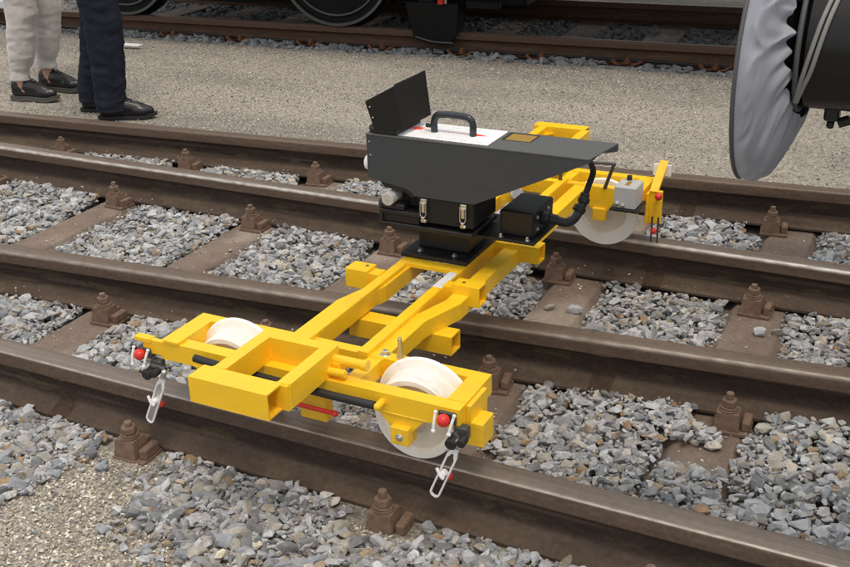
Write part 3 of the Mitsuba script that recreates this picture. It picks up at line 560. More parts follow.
def weld(a, b, r=0.0026, key='weld_bead'):
    a, b = np.array(a, float), np.array(b, float); n = max(6, int(np.linalg.norm(b - a) / 0.003)); q = np.random.default_rng(int(abs(a.sum()) * 9999))
    P = a + (b - a) * np.linspace(0, 1, n)[:, None] + q.normal(0, 0.0003, (n, 3)); return tube(P, r * (1 + 0.18 * np.sin(np.arange(n) * 2.2) + q.normal(0, 0.06, n)), 8, 0)
wl_ = []
for x in (-1.339, -1.307, -1.172, -1.140): wl_ += [weld((x, -0.236, 0.192), (x, -0.236, 0.249))]
wl_ += [weld((-1.338, -0.236, 0.2508), (-1.308, -0.236, 0.2508)), weld((-1.171, -0.236, 0.2508), (-1.141, -0.236, 0.2508)), weld((-1.307, -0.064, 0.195), (-1.307, -0.064, 0.249)), weld((-1.172, -0.064, 0.195), (-1.172, -0.064, 0.249)), weld((-1.338, -0.0925, 0.1906), (-1.308, -0.0925, 0.1906)), weld((-1.171, -0.0925, 0.1906), (-1.141, -0.0925, 0.1906))]
for xw in (-1.46, -0.953): wl_ += [weld((xw - 0.06, -0.0915, 0.1432), (xw + 0.06, -0.0915, 0.1432), 0.002)]
for x in (-1.303, -1.273, -1.139, -1.109): wl_ += [weld((x, 0.0825, 0.15), (x, 0.0825, 0.188), 0.002)]
wl_ += [weld((-1.083, 0.4515, 0.163), (-1.083, 0.4515, 0.203), 0.002), weld((-1.333, 0.445, 0.160), (-1.333, 0.445, 0.2045), 0.002), weld((-0.857, -0.056, 0.1906), (-0.812, -0.056, 0.1906), 0.0016)]
for w_ in wl_: put('weld_bead', w_, 'yellow', TR, smooth=50)
# beams between the bogies
for x0 in (-1.303, -1.139): put('main_beam', bx(x0, x0 + 0.03, 0.045, 1.455, 0.147, 0.2005, 0.002), 'yellow', TR)
put('slide_bar', beam([(-1.322, 0.05), (-1.322, 0.29), (-1.284, 0.42), (-1.284, 1.44)], 0.037, 0.144, 0.1885), 'yellow', TR)
put('slide_bar', beam([(-1.094, 0.05), (-1.094, 0.27), (-1.056, 0.40), (-1.056, 1.44)], 0.045, 0.144, 0.1885), 'yellow', TR)
put('cross_tube', tm(mbx(-1.31, -1.012, 0.292, 0.345, 0.092, 0.1435) - mbx(-1.08, -0.9, 0.296, 0.341, 0.096, 0.1395)), 'yellow', TR)
put('cross_tube', tm(mbx(-1.31, -0.972, 0.80, 0.85, 0.152, 0.2025) - mbx(-1.03, -0.9, 0.804, 0.846, 0.156, 0.1985)), 'yellow', TR)
put('stub_tube', cat(bx(-1.402, -1.333, 0.437, 0.494, 0.157, 0.2125, 0.0015), bx(-1.334, -1.30, 0.446, 0.486, 0.160, 0.2045, 0.0015)), 'yellow', TR)
put('stub_tube', tm(mbx(-1.083, -1.004, 0.447, 0.496, 0.160, 0.2145) - mbx(-1.07, -0.9, 0.4505, 0.4925, 0.1635, 0.211) + mbx(-1.112, -1.082, 0.452, 0.490, 0.162, 0.203)), 'yellow', TR)
for x, y, z in ((-1.352, 0.475, 0.2126), (-1.058, 0.472, 0.2146)): put('hole', cyl([x, y, z - 0.002], [x, y, z + 0.0004], 0.0055, 14), 'yellow_dark', TR)
br = bx(-1.118, -1.108, 0.70, 0.86, 0.150, 0.232, 0.0015); bracket = put('hole_bracket', bx(-1.108, -1.022, 0.93, 0.936, 0.16, 0.232, 0.0015), 'yellow', TR)
for i in range(2):
    for j in range(2): put('hole', cyl([-1.085 + 0.04 * i, 0.9295, 0.185 + 0.026 * j], [-1.085 + 0.04 * i, 0.932, 0.185 + 0.026 * j], 0.006, 14), 'black_matt', bracket)
put('sticker', bx(-1.1375, -1.1105, 0.443, 0.548, 0.2003, 0.2012, 0.0003), 'pale_paint', TR)
labels[[k for k in scene if k.endswith('__sticker')][-1]] = {'label': 'silver rating sticker on the right main beam'}
put('foil_label', bx(-1.1375, -1.1105, 1.02, 1.16, 0.2003, 0.2012, 0.0003), 'steel', TR)
# pedestal
pb = put('base_plate', bx(-1.312, -1.108, 0.598, 0.835, 0.2012, 0.2145, 0.002), 'black', TR)
put('front_flange', bx(-1.295, -1.118, 0.562, 0.60, 0.188, 0.2008, 0.001), 'yellow', TR)
for x in (-1.264, -1.158):
    for y in (0.628, 0.80): bolt_at([x, y, 0.2145], pb, (0, 0, 1), 0.0055, 0.0065)
put('column', bx(-1.285, -1.128, 0.657, 0.80, 0.2147, 0.310, 0.003), 'black', TR)
shelf = put('shelf', cat(bx(-1.12, -0.912, 0.60, 0.775, 0.2925, 0.301, 0.0015), bx(-1.27, -1.11, 0.64, 0.80, 0.2925, 0.309, 0.0015)), 'black', TR)
jb = put('junction_box', bx(-1.022, -0.926, 0.630, 0.782, 0.3012, 0.372, 0.004), 'black', TR)
for x in (-1.012, -0.936): bolt_at([x, 0.612, 0.301], shelf, (0, 0, 1), 0.0045, 0.009)
pl = put('plug', cat(cyl([-0.926, 0.70, 0.338], [-0.905, 0.70, 0.338], 0.019, 20), cyl([-0.905, 0.70, 0.338], [-0.885, 0.70, 0.336], 0.0145, 20), tube([(-0.888, 0.70, 0.336), (-0.862, 0.70, 0.333), (-0.845, 0.715, 0.337), (-0.838, 0.74, 0.352), (-0.834, 0.762, 0.372)], [0.0120] * 33, 14)), 'rubber', TR, smooth=45)
put('plug_ring', cat(cyl([-0.842, 0.742, 0.352], [-0.836, 0.752, 0.364], 0.0175, 16), cyl([-0.834, 0.762, 0.372], [-0.832, 0.768, 0.386], 0.016, 16)), 'rubber', pl, smooth=40)
for y in (0.66, 0.742):
    for z in (0.318, 0.352): bolt_at([-0.9262, y, z], jb, (1, 0, 0), 0.0035, 0.003)
cable = thing('cable', 'black flexible cable hose curving from the black housing down to the junction box', 'cable')
put('hose', tube([(-0.833, 0.768, 0.384), (-0.824, 0.775, 0.42), (-0.812, 0.77, 0.46), (-0.812, 0.74, 0.495), (-0.818, 0.70, 0.522)], 0.0082, 14), 'rubber', cable, smooth=60)
put('collar', cat(cyl((-0.833, 0.767, 0.384), (-0.8305, 0.7705, 0.398), 0.0125, 16)), 'rubber', cable, smooth=40)
# rear fittings
gb = put('meter_box', bx(-0.915, -0.842, 1.335, 1.425, 0.158, 0.2315, 0.003), 'grey_box', TR)
labels[gb] = {'label': 'light grey meter box with a black knob on the rear corner of the yellow frame'}
put('box_tray', bx(-0.925, -0.832, 1.325, 1.44, 0.150, 0.1575, 0.001), 'black', TR)
put('knob', cyl([-0.888, 1.415, 0.2315], [-0.888, 1.415, 0.2465], 0.0085, 18), 'rubber', gb, smooth=35)
put('slot', bx(-0.888, -0.872, 1.355, 1.400, 0.2308, 0.2319, 0.0003), 'amber', gb)
bolt_at([-0.905, 1.335, 0.172], gb, (0, -1, 0), 0.006, 0.006); bolt_at([-0.885, 1.335, 0.168], gb, (0, -1, 0), 0.005, 0.005)
arm = put('brush_arm', cat(bx(-0.834, -0.826, 1.43, 1.56, 0.075, 0.186, 0.0015), bx(-0.826, -0.786, 1.455, 1.47, 0.075, 0.190, 0.0015),
    trimesh.convex.convex_hull(np.array([[x, y + d, z + e] for x in (-0.828, -0.800) for y, z in ((1.45, 0.19), (1.57, 0.262)) for d, e in ((0, 0), (0.006, -0.010))]))), 'yellow', TR)
put('white_tag', bx(-0.846, -0.786, 1.555, 1.563, 0.212, 0.252, 0.001), 'white_plastic', arm)
put('red_knob', cat(cyl([-0.80, 1.452, 0.165], [-0.785, 1.40, 0.190], 0.006, 14), ball([-0.781, 1.388, 0.196], 0.0125)), 'red', arm, smooth=50)
put('rod', cyl([-0.813, 1.452, 0.10], [-0.813, 1.452, 0.010], 0.0032, 10), 'dark_metal', arm, smooth=40); put('rod', cyl([-0.792, 1.452, 0.10], [-0.792, 1.452, 0.010], 0.0032, 10), 'dark_metal', arm, smooth=40)
put('red_ball', ball([-0.803, 1.44, 0.055], 0.011), 'red', arm, smooth=True)
put('fold_handle', cat(tube([(-1.12, 1.405, 0.274), (-0.95, 1.405, 0.282), (-0.940, 1.405, 0.281)], 0.0055, 12), cyl((-0.940, 1.405, 0.281), (-0.972, 1.420, 0.190), 0.0062, 12), cyl((-1.12, 1.405, 0.274), (-1.13, 1.42, 0.19), 0.0062, 12)), 'dark_metal', TR, smooth=45)
put('lamp_tube', cyl([-1.20, 1.18, 0.215], [-1.17, 1.13, 0.235], 0.021, 20), 'steel', TR, smooth=40)
put('lamp_bracket', bx(-1.245, -1.195, 1.17, 1.20, 0.19, 0.245, 0.002), 'yellow', TR)
# the three hanging gauges with slotted strips
def slotted(a, b, parent, w=0.0255, back=False):
    a, b = np.array(a, float), np.array(b, float); d = (b - a) / np.linalg.norm(b - a); n = np.array([-0.02, -1, 0.10]); n -= d * (n @ d); n /= np.linalg.norm(n); s = np.cross(n, d); L = np.linalg.norm(b - a)
    out = [(w / 2 * math.cos(t), w / 2 * math.sin(t)) for t in np.linspace(-math.pi, 0, 12)]
    R = w / 2
    pts = [(R * math.cos(t), L - R + R * math.sin(t)) for t in np.linspace(0, math.pi, 14)] + [(-R, R + 0.02), (-R * 0.35, 0.0), (R * 0.35, 0.0), (R, R + 0.02)]
    r2 = R - 0.0042; ins = [(r2 * math.cos(t), L - R + r2 * math.sin(t)) for t in np.linspace(0, math.pi, 12)] + [(-r2, R + 0.03), (-r2 * 0.2, R + 0.012), (r2 * 0.2, R + 0.012), (r2, R + 0.03)]
    cs = m3.CrossSection([np.array(pts)], m3.FillRule.EvenOdd) - m3.CrossSection([np.array(ins)], m3.FillRule.EvenOdd)
    m = tm(cs.extrude(0.005)); M = np.eye(4); M[:3, 0] = s; M[:3, 1] = d; M[:3, 2] = np.cross(s, d); M[:3, 3] = a; m.apply_transform(M)
    k = put('slotted_strip', m, 'white_plastic', parent)
    if back: put('backing_channel', trimesh.convex.convex_hull(np.array([a + d * t + s * q * w * 0.42 + n * e for t in (0.022, L - 0.008) for q in (-1, 1) for e in (-0.006, -0.002)])), 'steel', parent)
    return d, n, s
def gauge(label, cx, cy, cz, start, tip):
    g = thing('rail_gauge', label, 'gauge', 'hanging gauges with red ball knobs')
    put('mount', cat(bx(cx - 0.020, cx + 0.022, cy + 0.014, cy + 0.036, cz - 0.016, cz + 0.012, 0.002), bx(cx + 0.016, cx + 0.048, cy + 0.014, cy + 0.036, cz - 0.050, cz - 0.018, 0.003)), 'dark_metal', g)
    put('connector', cat(cyl([cx + 0.02, cy + 0.02, cz - 0.046], [cx + 0.02, cy - 0.012, cz - 0.050], 0.013, 16), cyl([cx + 0.045, cy + 0.01, cz - 0.038], [cx + 0.045, cy - 0.014, cz - 0.040], 0.010, 16)), 'rubber', g, smooth=40)
    put('ball_knob', cat(ball([cx, cy, cz], 0.0145), cyl([cx, cy, cz], [cx, cy + 0.02, cz], 0.006, 12)), 'red', g, smooth=50)
    for s in (-1, 1):
        a = np.array([cx + s * 0.022 + 0.002, cy + 0.004, cz + 0.014]); b = a + [-0.004 * s - 0.004, -0.012, -0.040]
        put('lever', cat(tube([a, (a + b) / 2 + [0, -0.002, 0], b], 0.0034, 10), ball(b, 0.0052), ball(a, 0.0044)), 'white_plastic', g, smooth=50)
    put('link', cyl([cx + 0.02, cy + 0.012, cz - 0.03], np.array(start) + [0, 0.012, 0.012], 0.0075, 14), 'dark_metal', g, smooth=40)
    a = np.array(start); d, n, sv = slotted(a, tip, g, back=cx < -1.2); tip = np.array(tip)
    put('hinge_link', cat(cyl(a - d * 0.014, a + d * 0.006, 0.006, 14), ball(a - d * 0.014, 0.008)), 'steel', g, smooth=40)
    m = a + (tip - a) * 0.52
    put('wing_screw', cat(cyl(m - n * 0.006, m + n * 0.012, 0.008, 16), tube([m + n * 0.012 - sv * 0.012 + [0, 0, .012], m + n * 0.014, m + n * 0.012 + sv * 0.006 + [0, 0, -.004]], 0.0038, 8)), 'white_plastic', g, smooth=40)
    put('red_stop', cat(ball(m - n * 0.014 + sv * 0.010 + d * 0.012, 0.009)), 'red', g, smooth=True)
gauge('rail gauge with red ball and slotted white strip hanging below the front right wheel corner', -0.841, -0.112, 0.170, (-0.811, -0.112, 0.114), (-0.874, -0.104, -0.038))
gauge('rail gauge with red ball and slotted white strip hanging at the front left corner', -1.665, -0.112, 0.152, (-1.602, -0.110, 0.104), (-1.677, -0.104, -0.048))
put('corner_tab', cat(bx(-1.668, -1.606, -0.094, -0.080, 0.150, 0.1895, 0.0015), bx(-1.690, -1.640, -0.098, -0.076, 0.180, 0.192, 0.0015), bx(-1.60, -1.555, -0.096, -0.060, 0.1905, 0.198, 0.001)), 'yellow', TR)
# ------------------------------------------------------------------ the black measuring unit on the pedestal
DV = thing('measuring_unit', 'charcoal wedge shaped measuring unit with carry handle and raised black screen hood', 'measuring device')
y0, y1 = 0.545, 0.702
bd = extr_y([(-1.377, 0.5635), (-1.377, 0.445), (-1.346, 0.438), (-1.30, 0.431), (-1.262, 0.4255), (-1.245, 0.417), (-1.236, 0.407), (-1.062, 0.407), (-0.752, 0.5555), (-0.752, 0.5635)][::-1], y0, y1)
body = put('housing', tm(bd), 'charcoal', DV)
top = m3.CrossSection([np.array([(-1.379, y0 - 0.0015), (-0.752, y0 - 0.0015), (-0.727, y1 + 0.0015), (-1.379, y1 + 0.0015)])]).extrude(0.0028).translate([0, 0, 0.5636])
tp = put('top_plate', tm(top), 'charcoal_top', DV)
put('end_lip', tm(m3.Manifold.hull_points(np.array([[x, y, z] for x, y in ((-0.727, 0.702), (-0.738, 0.62), (-0.7295, 0.702), (-0.7405, 0.62)) for z in (0.5634, 0.5634 - (0.018 if y > 0.65 else 0.001))]))), 'charcoal', tp)
put('label_plate', bx(-1.335, -1.029, 0.560, 0.7025, 0.5664, 0.5672, 0.0002), 'label', tp)
star = []
for i in range(14):
    a = i / 14 * 2 * math.pi + 0.1; L = 0.037 * (1.0 if i % 2 == 0 else 0.62); c = np.array([-1.268, 0.640])
    star.append([c + L * np.array([math.cos(a), math.sin(a)]), c + 0.0075 * np.array([math.cos(a + 0.22), math.sin(a + 0.22)])])
put('warning_star', tm(m3.CrossSection([np.array([p for s in star for p in s])]).extrude(0.0006).translate([0, 0, 0.5672])), 'red_print', tp)
put('red_arrow', tm(m3.CrossSection([np.array([(-1.098, 0.627), (-1.062, 0.637), (-1.098, 0.647)])]).extrude(0.0006).translate([0, 0, 0.5672])), 'red_print', tp)
put('red_line', bx(-1.19, -1.102, 0.6355, 0.638, 0.5672, 0.5676, 0.0001), 'red_print', tp)
wd = put('window_recess', tm(mbx(-1.018, -0.936, 0.624, 0.716 - 0.02, 0.5662, 0.5668)), 'black_matt', tp); put('display', bx(-1.010, -0.940, 0.6275, 0.688, 0.5666, 0.5672, 0.0001), 'amber', tp)
hd = put('carry_handle', tube([(-1.212, 0.626, 0.567), (-1.212, 0.626, 0.595), (-1.203, 0.626, 0.612), (-1.183, 0.626, 0.617), (-1.13, 0.626, 0.617), (-1.108, 0.626, 0.612), (-1.099, 0.626, 0.595), (-1.099, 0.626, 0.567)], 0.0095, 16), 'handle', DV, smooth=60)
put('handle_stop', cyl([-1.236, 0.626, 0.583], [-1.214, 0.626, 0.583], 0.006, 12), 'rubber', DV, smooth=40)
# raised hood: near and far flange, main panel
N = np.array
def panel(q, t=0.002):
    q = [N(p, float) for p in q]; n = np.cross(q[1] - q[0], q[2] - q[0]); n /= np.linalg.norm(n)
    return trimesh.convex.convex_hull(np.array([p + s * n * t / 2 for p in q for s in (-1, 1)]))
A, B, C_, D = (-1.377, 0.548, 0.653), (-1.295, 0.546, 0.698), (-1.267, 0.546, 0.588), (-1.352, 0.548, 0.580)
A2, B2, C2, D2 = (-1.371, 0.702, 0.665), (-1.276, 0.704, 0.7115), (-1.261, 0.704, 0.590), (-1.350, 0.702, 0.583)
hood = put('screen_hood', panel([B, B2, C2, C_]), 'black_matt', DV)
labels[hood] = {'label': 'raised black sheet metal screen hood'}
put('side_flange', panel([A, B, C_, D]), 'black_matt', hood); put('side_flange', panel([A2, B2, C2, D2]), 'black_matt', hood)
for p in ((-1.362, 0.5455, 0.640), (-1.354, 0.5455, 0.612)): put('rivet', ball(p, 0.0026, 2), 'steel', hood, smooth=True)
put('hinge_pad', cat(lathe([(0, 0), (0.030, 0), (0.033, 0.003), (0.033, 0.012), (0.030, 0.015), (0, 0.015)], [-1.352, 0.585, 0.5665], [0, 0, 1], 32), bx(-1.35, -1.29, 0.552, 0.70, 0.5668, 0.582, 0.002)), 'black', DV, smooth=35)
for p in ((-1.368, 0.5445, 0.545), (-1.366, 0.5445, 0.508)): put('screw', ball(p, 0.0024, 2), 'steel', body, smooth=True)
put('arch_block', bx(-1.300, -1.228, 0.585, 0.698, 0.3595, 0.418, 0.006), 'black_matt', DV)
put('signal_lamp', lathe([(0, 0), (0.023, 0), (0.023, 0.010), (0.020, 0.019), (0.012, 0.024), (0, 0.025)], [-1.377, 0.578, 0.476], [-1, 0, 0], 32), 'white_plastic', DV, smooth=50)
wl = put('wheel_arch', tm(extr_y([(-1.345, 0.4365), (-1.30, 0.4295), (-1.262, 0.424), (-1.247, 0.417), (-1.239, 0.408), (-1.241, 0.400), (-1.25, 0.400), (-1.254, 0.405), (-1.262, 0.411), (-1.285, 0.414), (-1.33, 0.420)][::-1], 0.551, 0.70)), 'black', DV)
for p, L in (((-1.312, 0.530, 0.392), 0.055), ((-1.290, 0.615, 0.388), 0.05)):
    rl = put('roller', lathe([(0, 0), (0.0165, 0), (0.018, 0.0015), (0.018, L), (0, L)], p, [0, 1, 0], 32), 'grey_box', DV, smooth=35); put('roller_pin', cyl(N(p) + [0, -0.001, 0], N(p) + [0, 0.002, 0], 0.004, 12), 'brass', rl)
put('rod_link', cyl([-1.306, 0.585, 0.412], [-1.27, 0.62, 0.425], 0.005, 12), 'steel', DV, smooth=40)
put('lower_hood', bx(-1.226, -1.064, 0.5465, 0.70, 0.336, 0.4065, 0.002), 'black_matt', DV)
put('slide_rail', cat(bx(-1.346, -1.066, 0.541, 0.715, 0.310, 0.323, 0.002), bx(-1.346, -1.226, 0.548, 0.70, 0.3235, 0.346, 0.002), bx(-1.346, -1.20, 0.541, 0.712, 0.3465, 0.359, 0.002), bx(-1.346, -1.335, 0.541, 0.712, 0.3235, 0.346, 0.001), bx(-1.345, -1.27, 0.545, 0.70, 0.3595, 0.376, 0.003)), 'black', DV)
put('travel_stop', cyl([-1.355, 0.57, 0.366], [-1.342, 0.57, 0.366], 0.014, 20), 'rubber', DV, smooth=40)
for x in (-1.207, -1.090):
    c = put('clasp', cat(bx(x - 0.009, x + 0.009, 0.5405, 0.5445, 0.390, 0.404, 0.001), bx(x - 0.005, x + 0.005, 0.536, 0.5415, 0.366, 0.394, 0.001), bx(x - 0.010, x + 0.010, 0.5365, 0.5395, 0.3915, 0.3955, 0.0008), tube([(x - 0.008, 0.538, 0.398), (x - 0.008, 0.536, 0.362), (x, 0.535, 0.354), (x + 0.008, 0.536, 0.362), (x + 0.008, 0.538, 0.398)], 0.0016, 8)), 'steel', DV, smooth=35)
    put('clasp_hook', cat(bx(x - 0.0085, x + 0.0085, 0.535, 0.5455, 0.338, 0.347, 0.002), bx(x - 0.004, x + 0.004, 0.532, 0.54, 0.344, 0.354, 0.001)), 'steel', c)

# ------------------------------------------------------------------ far track: spring clips, cable, black rail vehicle
cF, sF = math.cos(HF), math.sin(HF)
def atF(x, t, z): return T().translate([x, yf(x), 0]) @ T().rotate([0, 0, 1], math.degrees(HF)) @ T().translate([0, t, z])
sp = [('plate', bx(-0.085, 0.085, -0.20, -0.02, -0.010, 0.0, 0.002)), ('bolt', cat(cyl([0, -0.095, -0.008], [0, -0.095, 0.052], 0.013, 14), lathe([(0, 0), (0.024, 0), (0.024, 0.018), (0, 0.018)], [0, -0.095, 0.018], [0, 0, 1], 6)))]
for s in (-1, 1):
    sp.append(('spring', tube([(s * 0.012, -0.075, 0.008), (s * 0.055, -0.060, 0.012), (s * 0.092, -0.085, 0.034), (s * 0.086, -0.135, 0.036), (s * 0.048, -0.150, 0.016), (s * 0.018, -0.135, 0.006)], 0.0095, 10)))
SPD = [(n, mikit.ply(m, 'mat_orange_rust', smooth=50)) for n, m in sp]
wh = ['below the left black wheel', 'left of the man-sized gap under the black wheels', 'below the middle of the black rail vehicle']
for i, x in enumerate(CLIPX):
    t = thing('spring_fastening', f'orange rusty spring fastening of the far track' if 3 <= i <= 10 else 'orange rusty spring fastening of the far track, hidden or cut off', 'rail fastening', 'spring fastenings of the far track' if 3 <= i <= 10 else 'hidden spring fastenings of the far track')
    if 3 <= i <= 10: labels[t]['label'] = 'orange rusty spring fastening of the far track, ' + ['first', 'second', 'third', 'fourth', 'fifth', 'sixth', 'seventh', 'eighth'][i - 3] + ' from the left beside the path'
    for n, d in SPD: put(n, {**d, 'to_world': atF(x, 0.0, -0.142)}, None, t)
for i, x in enumerate(np.arange(-8.5, 0.9, 0.6)):
    k = put('far_sleeper', {**mikit.ply(bx(-0.12, 0.12, -0.33, 1.85, -0.28, -0.153, 0.004), 'mat_sleeper'), 'to_world': atF(x + 0.06, 0, 0)}, 'sleeper'); tag(k, 'dark timber sleeper under the far track, mostly buried in stones', 'sleeper', 'sleepers of the far track')
k = put('track_cable', tube([(x, yf(x) - 0.075 + 0.008 * math.sin(x * 3), -0.112 + 0.006 * math.sin(x * 2.1)) for x in np.linspace(-9, 0.5, 24)], 0.010, 8, 3), 'rubber', smooth=60); tag(k, 'thin black cable running along the foot of the far track rail', 'cable')

LV = thing('rail_vehicle', 'small black rail vehicle standing on the far track, wheels and underside in view', 'rail vehicle')
def inF(mesh):
    mesh = mesh.copy(); M = np.array(atF(-4.6, 0, 0).matrix, float); mesh.apply_transform(M); return mesh       # local origin: the near rail at x = -4.6
for xw in (-1.19, 0.64):
    for t, s in ((0.0, -1), (1.508, 1)):
        prof = [(0.10, -0.045), (0.34, -0.030), (0.352, -0.047), (0.372, -0.050), (0.392, -0.052), (0.408, -0.050), (0.418, -0.053), (0.440, -0.056), (0.448, -0.05), (0.450, 0.025), (0.457, 0.034), (0.474, 0.040), (0.478, 0.052), (0.47, 0.066), (0.40, 0.068), (0.36, 0.050), (0.10, 0.050)]
        w = put('wheel', inF(lathe(prof[7:] + [(0.10, -0.04), (0.34, -0.03), (0.37, -0.03), (0.43, -0.03)], [xw, t, 0.452], [0, -s, 0], 96)), 'loco_black', LV, smooth=35)
        put('tyre', inF(lathe([(0.428, -0.045), (0.431, -0.059), (0.4495, -0.057), (0.4495, -0.045)], [xw, t, 0.452], [0, -s, 0], 96)), 'tyre', w, smooth=35)
        put('rim_ring', inF(lathe([(0.366, -0.042), (0.368, -0.053), (0.378, -0.053), (0.380, -0.042)], [xw, t, 0.452], [0, -s, 0], 96)), 'tyre', w, smooth=35)
        for q in range(12): put('spoke', inF(tube([(xw + 0.09 * math.cos(q * math.pi / 6), t + s * 0.0, 0.452 + 0.09 * math.sin(q * math.pi / 6)), (xw + 0.36 * math.cos(q * math.pi / 6), t + s * 0.0, 0.452 + 0.36 * math.sin(q * math.pi / 6))], 0.024, 8, 0)), 'loco_black', w, smooth=50)
        put('hub', inF(cyl([xw, t - 0.07, 0.452], [xw, t + 0.07, 0.452], 0.11, 32)), 'loco_black', w, smooth=35)
    put('axle', inF(cyl([xw, 0.05, 0.452], [xw, 1.46, 0.452], 0.08, 20)), 'loco_black', LV, smooth=35)
put('frame_plate', inF(bx(-1.75, 1.55, 0.16, 0.20, 0.30, 1.00, 0.004)), 'loco_black', LV); put('frame_plate', inF(bx(-1.75, 1.55, 1.30, 1.34, 0.30, 1.00, 0.004)), 'loco_black', LV)
put('ash_pan', inF(trimesh.convex.convex_hull(np.array([(x, y, z) for y in (0.22, 1.28) for x, z in ((-0.95, 0.32), (-0.75, 0.09), (0.30, 0.09), (0.45, 0.32), (0.45, 0.9), (-0.95, 0.9))]))), 'loco_black', LV)
put('gear_box', inF(bx(0.75, 1.95, 0.25, 1.30, 0.12, 0.95, 0.03)), 'loco_black', LV)
put('side_rod', inF(bx(-1.2, 0.68, -0.135, -0.10, 0.30, 0.36, 0.01)), 'tyre', LV)
put('brake_rod', inF(tube([(-1.5, 0.12, 0.17), (-0.2, 0.12, 0.14), (1.4, 0.12, 0.17)], 0.012, 8)), 'loco_black', LV, smooth=50)
put('underframe', inF(bx(-2.05, 7.4, -0.72, 2.22, 0.86, 1.18, 0.01)), 'loco_black', LV)  # lengthened past the cab, out of view, to shade the far ballast
put('body', inF(bx(2.4, 7.3, -0.68, 2.18, 1.18, 2.9, 0.03)), 'loco_green', LV); put('body', inF(bx(-2.0, 0.7, -0.58, 2.08, 1.18, 2.15, 0.03)), 'loco_green', LV)  # the box behind the cab is unseen, added with the lengthened underframe
cb = put('cab', inF(bx(0.7, 2.3, -0.60, 2.10, 1.18, 3.05, 0.03)), 'loco_green', LV); put('roof', inF(bx(0.6, 2.4, -0.68, 2.18, 3.05, 3.14, 0.03)), 'loco_black', LV)
put('window', inF(bx(1.0, 2.0, -0.612, -0.60, 2.2, 2.8, 0.003)), 'glass_dark', cb)
sc = put('guard_scoop', inF(trimesh.convex.convex_hull(np.array([(1.20, -0.09, 0.20), (1.585, -0.09, 0.20), (1.57, -0.09, -0.005), (1.50, -0.09, -0.09), (1.26, -0.09, -0.045), (1.20, 0.06, 0.20), (1.585, 0.06, 0.20), (1.57, 0.06, 0.012), (1.26, 0.06, 0.012)]))), 'loco_black', LV)
labels[sc] = {'label': 'black tapered guard plate hanging just above the rail'}
put('grey_edge', inF(tube([(1.27, -0.094, -0.030), (1.40, -0.094, -0.058), (1.55, -0.094, -0.060)], 0.006, 8, 3)), 'tyre', sc, smooth=50)  # grey line along the lower edge of the plate
put('hanger', inF(bx(1.28, 1.40, -0.06, 0.02, 0.19, 1.02, 0.006)), 'loco_black', LV)
put('sand_pipe', inF(cyl([1.50, -0.10, 0.20], [1.52, -0.10, 1.0], 0.011, 12)), 'steel', LV, smooth=40)
put('red_cap', inF(cat(cyl([1.475, -0.12, 0.20], [1.475, -0.12, 0.245], 0.024, 16), ball((1.475, -0.12, 0.252), 0.020))), 'red', LV, smooth=45)
put('brake_shoe', inF(bx(1.62, 1.86, -0.05, 0.02, 0.16, 0.22, 0.01)), 'loco_black', LV)

# pale things at the upper left
k = put('pale_board', cat(bx(-5.22, -5.06, -0.028, 0.028, 0.0, 0.012, 0.003)), 'pale_paint'); scene[k]['to_world'] = T().translate([0, 4.15, -0.062]) @ T().rotate([0, 0, 1], 3.6); tag(k, 'short pale board lying on the gravel path behind the man in navy trousers', 'board')
t = thing('low_trestle', 'low pale painted trestle standing at the upper left corner behind the woman in light jeans', 'trestle')
put('top_board', bx(-7.4, -6.62, 4.30, 4.40, 0.03, 0.085, 0.004), 'pale_paint', t)
for x in (-7.34, -6.83):
    put('leg', cat(bx(x, x + 0.055, 4.30, 4.33, -0.11, 0.03, 0.003)), 'pale_paint', t); put('leg', bx(x, x + 0.055, 4.37, 4.40, -0.11, 0.03, 0.003), 'pale_paint', t)

# ------------------------------------------------------------------ right foreground: wagon buffer with a grey cover
WG = thing('flat_wagon', 'black buffer and housing of a rail wagon reaching in at the upper right', 'wagon')
BC = np.array([-0.262, -0.125, 0.974]); BH = np.array([-0.262, -0.125, 1.012])
put('buffer_head', lathe([(0, 0), (0.08, 0.004), (0.118, 0.012), (0.122, 0.018), (0.118, 0.026), (0.085, 0.045), (0, 0.045)], BC + [0.006, 0, 0], [1, 0, 0], 64), 'gloss_black', WG, smooth=40)
put('buffer_stem', cyl(BH + [0.05, 0, 0], BH + [0.16, 0, 0], 0.072, 40), 'gloss_black', WG, smooth=40)
put('buffer_housing', lathe([(0, 0), (0.094, 0), (0.101, 0.006), (0.101, 0.50), (0.135, 0.55), (0.19, 0.56), (0.19, 0.60), (0, 0.60)], BH + [0.064, 0, 0], [1, 0, 0], 72), 'gloss_black', WG, smooth=35)
put('stop_lug', cat(bx(BC[0] + 0.098, BC[0] + 0.120, BC[1] - 0.012, BC[1] + 0.02, 0.892, 0.915, 0.003), cyl([BC[0] + 0.108, BC[1] + 0.0, 0.882], [BC[0] + 0.108, BC[1] + 0.03, 0.897], 0.006, 10), cyl([BC[0] + 0.12, BC[1] - 0.0, 0.888], [BC[0] + 0.136, BC[1], 0.895], 0.008, 10)), 'black', WG, smooth=35)
xh = BC[0] + 0.712
put('headstock', bx(xh, xh + 0.12, -0.62, 2.13, 0.88, 1.24, 0.006), 'loco_black', WG)
for y in (0.0, 1.40): put('solebar', bx(xh + 0.12, 6.0, y, y + 0.10, 0.90, 1.20, 0.006), 'loco_black', WG)
put('floor', bx(xh, 6.0, -0.66, 2.17, 1.24, 1.30, 0.004), 'loco_black', WG)
put('buffer_housing', lathe([(0, 0), (0.137, 0), (0.137, 0.50), (0.19, 0.56), (0.19, 0.60), (0, 0.60)], [xh - 0.60, 1.63, 0.998], [1, 0, 0], 48), 'gloss_black', WG, smooth=35)
